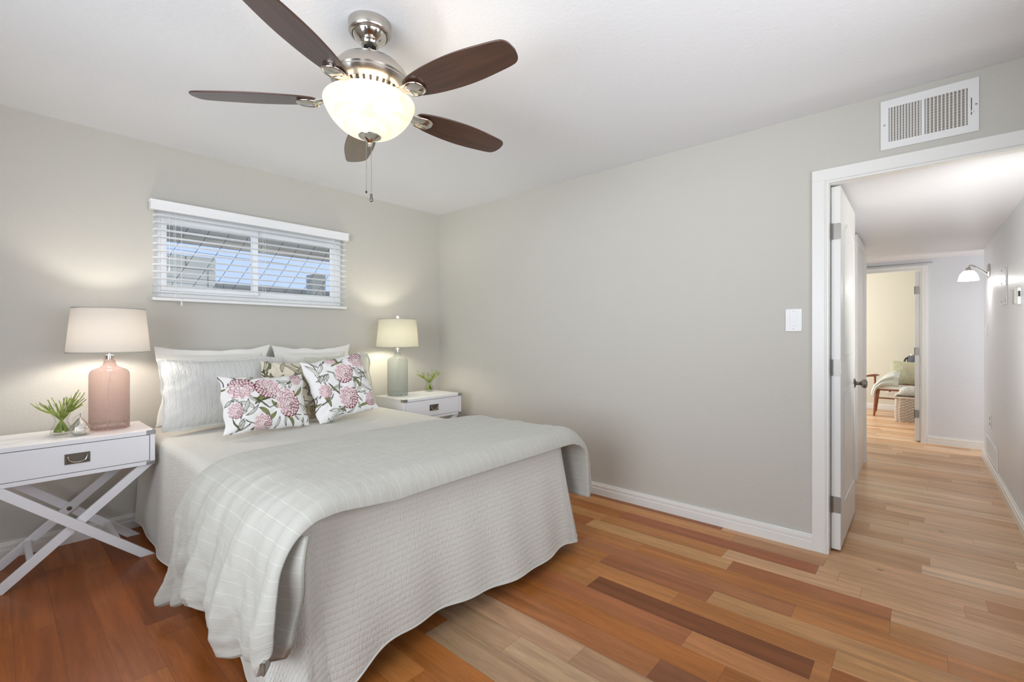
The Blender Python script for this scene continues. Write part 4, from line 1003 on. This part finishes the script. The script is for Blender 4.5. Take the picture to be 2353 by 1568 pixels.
# ------------------------------------------------------------------ vases with green stems
def make_vase(label, loc, s=1.0):
    r = empty('vase', loc, 0, label, 'vase', 'small clear glass vases')
    prof = [(0, .003), (.034, .001), (.042, .006), (.044, .018), (.040, .036), (.030, .056), (.026, .070), (.029, .086), (.036, .102), (.039, .106)]
    inn = [(.037, .106), (.027, .087), (.024, .070), (.028, .056), (.038, .036), (.041, .018), (.038, .010), (0, .009)]
    MB().lathe([(a*s, b*s) for a, b in prof+inn], n=36, cap=False).build('glass_body', M['clear'], r, smooth=60)
    return r
def make_stems(label, loc, seed, n, s=1.0):
    rng = random.Random(seed); r = empty('green_stem_bunch', loc, 0, label, 'green stems', 'bunches of green stems')
    for k in range(n):
        a = rng.uniform(0, 2*PI); b = a+PI+rng.uniform(-.6, .6); el = rng.uniform(.25, 1.25); ln = rng.uniform(.07, .115)
        p0 = Vector((.028*math.cos(b), .028*math.sin(b), .014)); p1 = Vector((.008*math.cos(b), .008*math.sin(b), .06)); p2 = Vector((.024*math.cos(a), .024*math.sin(a), .102))
        dr = Vector((math.cos(a)*math.cos(el), math.sin(a)*math.cos(el), math.sin(el)))
        p3 = p2+dr*ln*.5+Vector((0, 0, .010)); p4 = p2+dr*ln+Vector((rng.uniform(-.012, .012), rng.uniform(-.012, .012), .022))
        pts = []
        cp = [p0, p1, p2, p3, p4]
        for i in range(4):
            q0, q1, q2, q3 = cp[max(i-1, 0)], cp[i], cp[i+1], cp[min(i+2, 4)]
            for j in range(5):
                t = j/5; pts.append((.5*((2*q1)+(-q0+q2)*t+(2*q0-5*q1+4*q2-q3)*t*t+(-q0+3*q1-3*q2+q3)*t**3))*s)
        pts.append(p4*s); m = len(pts)
        mb = MB(); mb.tube(pts, [(.0038-.0020*i/m)*s for i in range(m)], 6)
        if rng.random() < .7:
            q = pts[int(m*.72)]; d = (pts[int(m*.72)+1]-q).normalized(); side = Vector((rng.uniform(-1, 1), rng.uniform(-1, 1), .5)).normalized()
            mb.tube([q, q+(d+side*.4)*.018*s, q+(d*1.0+side*.55)*.036*s], [.0017*s, .0014*s, .0008*s], 5)
        mb.build('stem', M['stem'], r)
    return r
make_vase('small clear glass vase beside the pink lamp', (-2.805, -.325, .6832), 1.0)
make_stems('bunch of green stems in the vase beside the pink lamp', (-2.805, -.325, .6832), 4, 32, 1.0)
make_vase('small clear glass vase beside the grey lamp', (-.335, -.255, .6832), 1.0)
make_stems('bunch of green stems in the vase beside the grey lamp', (-.335, -.255, .6832), 12, 26, 1.0)
# mercury-glass pear ornament
pe = empty('pear_ornament', (-2.741, -.415, .6832), 0, 'silver mercury-glass pear ornament beside the pink lamp', 'ornament')
b = MB().lathe([(0, .0), (.022, .001), (.036, .010), (.043, .024), (.043, .036), (.036, .050), (.026, .063), (.018, .074), (.013, .082), (.008, .087), (0, .089)], n=36, cap=False)
b.v = [(x*(1+.035*math.sin(z*120+math.atan2(y, x)*5)), y*(1+.035*math.sin(z*120+math.atan2(y, x)*5)), z) for x, y, z in b.v]
b.build('pear_body', M['pear'], pe, smooth=180)
MB().tube([(0, 0, .085), (.001, 0, .098), (.0, 0, .112)], [.0022, .0018, .0028], 8).build('pear_stem', M['silver'], pe)
MB().tube([(0, 0, .108), (-.012, -.002, .102), (-.026, -.004, .088), (-.032, -.005, .075)], [.0008, .0012, .0012, .0006], 6).build('wire_tendril', M['silver'], pe)

# ------------------------------------------------------------------ things on the bedroom right wall
sw = empty('light_switch', (-.0005, -3.151, 1.289), 0, 'white rocker light switch on the greige wall beside the doorway', 'light switch')
def yz_plate(x0, x1, w, h, r=.004):
    pts = []
    for cy_, cz_, a0 in ((w/2-r, h/2-r, 0), (-w/2+r, h/2-r, 90), (-w/2+r, -h/2+r, 180), (w/2-r, -h/2+r, 270)):
        for k in range(4): a = math.radians(a0+k*30); pts.append((cy_+r*math.cos(a), cz_+r*math.sin(a)))
    return MB().prism(pts, x0, x1, 'x')
yz_plate(-.006, 0, .082, .128).build('wall_plate', M['whiteplastic'], sw, bevel=.002, smooth=0)
yz_plate(-.0085, -.005, .036, .068, .002).build('rocker', M['whiteplastic'], sw, bevel=.001, smooth=0)
for z in (.050, -.050): MB().lathe([(0, 0), (.003, 0), (.003, .001), (0, .0015)], n=10, mtx=Matrix.Translation((-.006, 0, z)) @ Matrix.Rotation(-PI/2, 4, 'Y')).build('screw', M['silver'], sw)

av = empty('air_vent', (-.0005, -3.720, 2.280), 0, 'white louvred air supply vent on the wall above the doorway', 'air vent')
VW, VH = .358, .250
f_ = MB(); f_.box(-.008, 0, -VW/2, VW/2, VH/2-.040, VH/2); f_.box(-.008, 0, -VW/2, VW/2, -VH/2, -VH/2+.036); f_.box(-.008, 0, VW/2-.032, VW/2, -VH/2+.036, VH/2-.04); f_.box(-.008, 0, -VW/2, -VW/2+.038, -VH/2+.036, VH/2-.04)
f_.box(-.008, 0, .010, .022, -VH/2+.036, VH/2-.04); f_.build('vent_frame', M['whiteplastic'], av, smooth=0)
MB().box(-.0008, .0005, -VW/2+.02, VW/2-.02, -VH/2+.02, VH/2-.02).build('vent_backing', M['duct'], av, smooth=0)
def fins(y0, y1, n, sg):
    m_ = MB()
    for k in range(n):
        y = y0+(y1-y0)*(k+.5)/n; mt = Matrix.Translation((-.0045, y, 0)) @ Matrix.Rotation(sg*.5, 4, 'Z'); m_.box(-.0035, .0035, -.0020, .0020, -VH/2+.034, VH/2-.038, mt)
    return m_.build('louvres', M['whiteplastic'], av, smooth=0)
fins(.022, VW/2-.032, 11, 1); fins(-VW/2+.038, .010, 11, -1)
hb = MB()
for k in range(12): z = -VH/2+.045+k*.0135; hb.box(-.0015, -.0008, -VW/2+.03, VW/2-.03, z, z+.005)
hb.build('rear_blades', mat('duct_bar', srgb(186, 176, 160), .6), av, smooth=0)
for y in (VW/2-.015, -VW/2+.010): MB().lathe([(0, 0), (.0045, 0), (.0045, .0015), (0, .002)], n=12, mtx=Matrix.Translation((-.008, y, 0)) @ Matrix.Rotation(-PI/2, 4, 'Y')).build('screw', M['silver'], av)
MB().box(-.0085, -.0078, -VW/2+.024, -VW/2+.027, -.045, .035).build('lever_slot', M['dark'], av, smooth=0)
MB().box(-.016, -.008, -VW/2+.018, -VW/2+.026, -.036, -.024).build('lever', M['whiteplastic'], av, bevel=.002, smooth=0)

# ------------------------------------------------------------------ hall things (on the right-hand wall, plane y=-4.17)
YW = -4.1695
sc = empty('wall_sconce', (2.95, YW, 1.79), 0, 'lit wall sconce with curved metal arm and white glass bell shade, at the hall end', 'wall light')
RX = Matrix.Rotation(-PI/2, 4, 'X')
MB().lathe([(0, 0), (.048, 0), (.050, .008), (.042, .016), (.018, .020), (0, .021)], n=28, mtx=RX).build('backplate', M['chrome'], sc)
o = bpy.data.objects['backplate']; o.scale = (1, 1, 1.35)
arc = [(0, .015, -.03)]+[(0, .02+.115*math.sin(t*PI/2)*.95, -.02+.085*math.sin(t*PI*.62)) for t in [k/12 for k in range(1, 13)]]
end = arc[-1]; arc.append((0, end[1]+.008, end[2]-.020))
MB().tube(arc, .006, 10).build('arm', M['chrome'], sc)
ex, ey, ez = arc[-1]
MB().lathe([(0, .006), (.016, .004), (.018, -.010), (.026, -.020), (.026, -.026), (0, -.028)], (0, ey, ez), 20, cap=False).build('shade_holder', M['chrome'], sc)
MB().lathe([(.022, -.022), (.040, -.032), (.058, -.056), (.068, -.085), (.072, -.112), (.074, -.118), (.070, -.116), (.060, -.082), (.03, -.045), (0, -.04)], (0, ey, ez), 32, cap=False).build('glass_shade', M['sconceglass'], sc, smooth=180)
light('sconce_light', 'POINT', (2.95, YW+ey, 1.79+ez-.12), 2.5, (1, .98, .95), .04)
th = empty('thermostat', (1.30, YW, 1.452), 0, 'white and grey digital thermostat on the white hall wall', 'thermostat')
MB().box(-.075, .075, 0, .016, -.052, .052).build('body', M['whiteplastic'], th, bevel=.004, smooth=0)
MB().box(-.073, .020, .016, .030, -.050, .050).build('cover', mat('grey_plastic', srgb(178, 176, 170), .4), th, bevel=.003, smooth=0)
MB().box(-.0765, -.0745, .004, .014, -.005, .030).build('display', M['dark'], th, smooth=0)
MB().box(.028, .066, .0158, .0168, -.005, .034).build('display', M['dark'], th, smooth=0)
for z in (-.030, -.018): MB().box(.03, .06, .0158, .018, z-.003, z+.003).build('button', M['dark'], th, smooth=0)
pn = empty('access_panel', (1.98, YW, 1.60), 0, 'flat white-painted access panel cover on the hall wall beyond the thermostat', 'access panel')
MB().box(-.13, .13, 0, .004, -.17, .13).build('cover_plate', M['hallwall'], pn, bevel=.002, smooth=0)
for x in (-.11, .11):
    for z in (-.14, .0, .10): MB().lathe([(0, 0), (.006, 0), (.006, .003), (0, .004)], n=10, mtx=Matrix.Translation((x, .004, z)) @ RX).build('screw', M['hinge'], pn)
MB().box(-.125, -.120, .004, .006, -.16, .12).build('edge_crack', M['hinge'], pn, smooth=0)
hs_ = empty('light_switch', (3.20, YW, 1.255), 0, 'white light switch on the hall wall below the sconce', 'light switch')
MB().box(-.06, .06, 0, .007, -.062, .062).build('wall_plate', M['whiteplastic'], hs_, bevel=.002, smooth=0)
MB().box(-.016, .016, .007, .012, -.03, .03).build('rocker', M['whiteplastic'], hs_, bevel=.001, smooth=0)
ou = empty('outlet', (2.86, YW, .438), 0, 'white electrical outlet low on the hall wall above the floor grille', 'outlet')
MB().box(-.04, .04, 0, .006, -.06, .06).build('wall_plate', M['whiteplastic'], ou, bevel=.002, smooth=0)
for z in (-.025, .025): MB().box(-.014, .014, .006, .008, z-.014, z+.014).build('socket', M['hinge'], ou, bevel=.001, smooth=0)
rv = empty('return_grille', (2.76, YW, .155), 0, 'white perforated return air grille low on the hall wall', 'air vent')
g = MB(); g.box(-.40, .40, 0, .008, .10, .125); g.box(-.40, .40, 0, .008, -.062, -.042); g.box(-.40, -.375, 0, .008, -.042, .10); g.box(.375, .40, 0, .008, -.042, .10)
g.build('grille_frame', M['whiteplastic'], rv, bevel=.002, smooth=0)
g = MB()
for k in range(38): x = -.375+.75*k/37; g.box(x-.004, x+.004, .002, .006, -.042, .10)
for k in range(8): z = -.042+.142*k/7; g.box(-.375, .375, .001, .005, z-.003, z+.003)
g.build('grille_lattice', M['whiteplastic'], rv, smooth=0)
MB().box(-.378, .378, .0002, .0012, -.044, .102).build('grille_backing', M['duct'], rv, smooth=0)

# ------------------------------------------------------------------ far room
ch = empty('wooden_armchair', (6.0, -3.42, 0), 0, 'teak armchair with white seat seen through the far doorway', 'armchair')
# local frame: x towards far wall, y sideways
def tleg(x0, y0, z0, x1, y1, z1, r0, r1, nm='leg'): return MB().tube([(x0, y0, z0), ((x0+x1)/2, (y0+y1)/2, (z0+z1)/2), (x1, y1, z1)], [r0, (r0+r1)/2, r1], 10).build(nm, M['teak'], ch)
tleg(-.17, .21, .42, -.24, .24, 0, .026, .012); tleg(-.17, -.36, .42, -.24, -.40, 0, .026, .012)
tleg(.25, .21, .42, .33, .25, 0, .026, .012); tleg(.25, -.36, .42, .33, -.40, 0, .026, .012)
MB().box(-.24, .30, -.40, .25, .385, .405).build('seat_frame', M['teak'], ch, bevel=.008, smooth=0)
MB().box(-.25, .30, -.39, .24, .406, .445).build('seat_pad', mat('white_seat_fabric', srgb(232, 228, 222), .9), ch, bevel=.014, smooth=180)
MB().tube([(-.20, .21, .27), (-.20, -.38, .27)], .010, 8).build('stretcher', M['teak'], ch)
MB().prism([(-.24, .40), (-.05, .40), (-.09, .30), (-.18, .20)], .195, .22, 'y').build('corner_brace', M['teak'], ch, bevel=.003, smooth=0)
for y in (.235, -.385):
    MB().tube([(-.27, y+.10, .592), (-.2, y+.05, .60), (-.08, y, .60), (.12, y-.01, .59), (.28, y-.02, .58)], [.012, .018, .020, .018, .014], 12).build('armrest', M['teak'], ch)
    MB().tube([(-.14, y, .40), (-.12, y, .59)], [.012, .014], 8).build('arm_post', M['teak'], ch)
MB().box(.27, .30, -.39, .02, .44, .66).build('backrest', M['teak'], ch, bevel=.01, smooth=0)
o = pillow('cushion', .44, .36, .12, Matrix.Translation((6.07, -3.575, .465)) @ Matrix.Rotation(math.radians(-90), 4, 'Z') @ Matrix.Rotation(math.radians(-12), 4, 'X'), mat('olive_cushion_fabric', srgb(184, 180, 150), .9), res=(30, 26), seed=41)
tag(o, 'olive green cushion on the teak armchair in the far room', 'cushion')
# throw draped over the left arm and seat corner
pts = []
upc = [(5.96, -3.50, .655), (5.95, -3.42, .675), (5.90, -3.34, .635), (5.84, -3.25, .56), (5.78, -3.185, .47), (5.74, -3.155, .39), (5.73, -3.15, .31)]
loc_ = [(5.78, -3.46, .455), (5.77, -3.40, .462), (5.75, -3.335, .458), (5.72, -3.27, .45), (5.70, -3.215, .41), (5.69, -3.20, .35), (5.69, -3.195, .29)]
for i in range(37):
    q = i/36*6; k = min(int(q), 5); t = q-k; row = []
    A_ = Vector(upc[k]).lerp(Vector(upc[k+1]), t); B_ = Vector(loc_[k]).lerp(Vector(loc_[k+1]), t)
    for j in range(15):
        w = j/14; p = A_.lerp(B_, w); p.x -= .045*math.sin(PI*w)+.014*math.sin(w*15+i*.12); p.z += .035*math.sin(PI*w)*(1-i/36); row.append(p)
    pts.append(row)
o = MB().grid(pts).build('throw_blanket', mat('pale_sage_throw', srgb(206, 206, 194), .95), smooth=180, solid=.012)
tag(o, 'pale sage throw draped over the arm of the far armchair', 'blanket')
# wicker basket
M['wicker'] = mat('pale_wicker', srgb(212, 198, 182), .9)
bk = empty('wicker_basket', (5.53, -3.62, 0), 0, 'pale woven wicker basket on the floor in front of the far armchair', 'basket')
wk = MB(); rows_ = 17; hx, hy, H = .155, .175, .335
for r_ in range(rows_):
    z = .008+r_*(H-.01)/rows_; pts = []; per = 72; tp = 1+.03*math.sin(r_*.25)
    for k in range(per+1):
        a = 2*PI*(k % per)/per; c, s = math.cos(a), math.sin(a); m_ = max(abs(c), abs(s)); f = .35/m_+.65*min(1.0/m_, 1.18); f = min(1/m_, 1.22)
        wob = .008*math.sin(k*PI*.5+(r_ % 2)*PI); pts.append(((hx+wob)*c*f*tp, (hy+wob)*s*f*tp, z))
    wk.tube(pts, .0095, 6, cap=False)
wk.box(-hx*.96, hx*.96, -hy*.96, hy*.96, .002, .012)
for sx in (-1, 1):
    wk.box(sx*hx*.965-.002, sx*hx*.965+.002, -hy*.96, hy*.96, .005, H-.02); wk.box(-hx*.96, hx*.96, sx*hy*.965-.002, sx*hy*.965+.002, .005, H-.02)
wk.build('woven_body', M['wicker'], bk, smooth=60)
rm = MB(); rm.tube([(hx*1.03*math.cos(a)*min(1/max(abs(math.cos(a)), abs(math.sin(a))), 1.22), hy*1.03*math.sin(a)*min(1/max(abs(math.cos(a)), abs(math.sin(a))), 1.22), H) for a in [2*PI*k/60 for k in range(61)]], .014, 8, cap=False)
rm.build('rim', M['wicker'], bk)
# patterned throw bulging out of the basket
def zig():
    m = mat('zigzag_throw', srgb(226, 222, 212), .95); uv = N(m, 'ShaderNodeTexCoord'); wv = N(m, 'ShaderNodeTexWave'); wv.inputs['Scale'].default_value = 22; wv.inputs['Distortion'].default_value = 2.5; wv.inputs['Detail'].default_value = 1
    wv.bands_direction = 'Y'; L(m, uv.outputs['Object'], wv.inputs['Vector']); cr = N(m, 'ShaderNodeValToRGB'); cr.color_ramp.elements[0].position = .68; cr.color_ramp.elements[1].position = .76
    cr.color_ramp.elements[0].color = srgb(228, 224, 214); cr.color_ramp.elements[1].color = srgb(120, 118, 108); L(m, wv.outputs['Fac'], cr.inputs[0]); L(m, cr.outputs[0], BS(m).inputs['Base Color']); return m
dm = []
for i in range(21):
    u = -1+2*i/20; row = []
    for j in range(21):
        v = -1+2*j/20; e = max(0, 1-abs(u)**3)*max(0, 1-abs(v)**3); row.append((u*.150, v*.165, .012+.115*e**.55+.016*nz(u*3, v*3, 3)*e))
    dm.append(row)
o = MB().grid(dm).build('patterned_throw', zig(), smooth=180, solid=.01); o.location = (5.53, -3.62, H+.022); o.scale = (.86, .94, 1); tag(o, 'cream zigzag throw bulging out of the wicker basket', 'blanket')
fr_ = MB()
for k in range(9): fr_.tube([(-.17+k*.010, .165, .03), (-.18+k*.010, .195, .01), (-.19+k*.011, .205, -.035)], [.003, .004, .003], 5)
fr_.build('fringe', M['cotton'], o)
# grey woven handbag-like basket on the chair back
gb = empty('woven_bag', (6.42, -3.66, .745), 0, 'dark grey woven bag standing on a shelf behind the far armchair', 'bag')
MB().lathe([(0, 0), (.08, .0), (.115, .04), (.115, .10), (.09, .15), (.0, .16)], n=24, cap=False).build('bag_body', mat('dark_grey_weave', srgb(92, 94, 98), .9), gb, smooth=180)
MB().tube([(-.02, .09, .13), (-.05, .13, .10), (-.05, .15, .04), (-.03, .155, -.0)], .012, 8).build('bag_strap', mat('brown_strap', srgb(70, 58, 50), .7), gb)
for y in (.055, -.03): MB().lathe([(0, .0), (.022, .008), (.02, .03), (0, .04)], (0, y, .14), 12, cap=False).build('pompom', M['cotton'], gb)
o = empty('console_shelf', (6.45, -3.66, 0), 0, 'small white shelf behind the far armchair', 'shelf')
MB().box(-.14, .14, -.5, .12, .715, .742).build('shelf_top', M['white'], o, bevel=.003, smooth=0)
for y in (-.47, .09): MB().box(-.12, .12, y-.012, y+.012, 0, .715).build('side_panel', M['white'], o, bevel=.002, smooth=0)
fo = empty('outlet', (6.5995, -3.335, .33), 0, 'white outlet on the cream wall behind the far armchair', 'outlet')
MB().box(-.006, 0, -.037, .037, -.06, .06).build('wall_plate', M['whiteplastic'], fo, bevel=.002, smooth=0)
for z in (-.025, .025): MB().box(-.008, -.006, -.014, .014, z-.014, z+.014).build('socket', M['hinge'], fo, smooth=0)
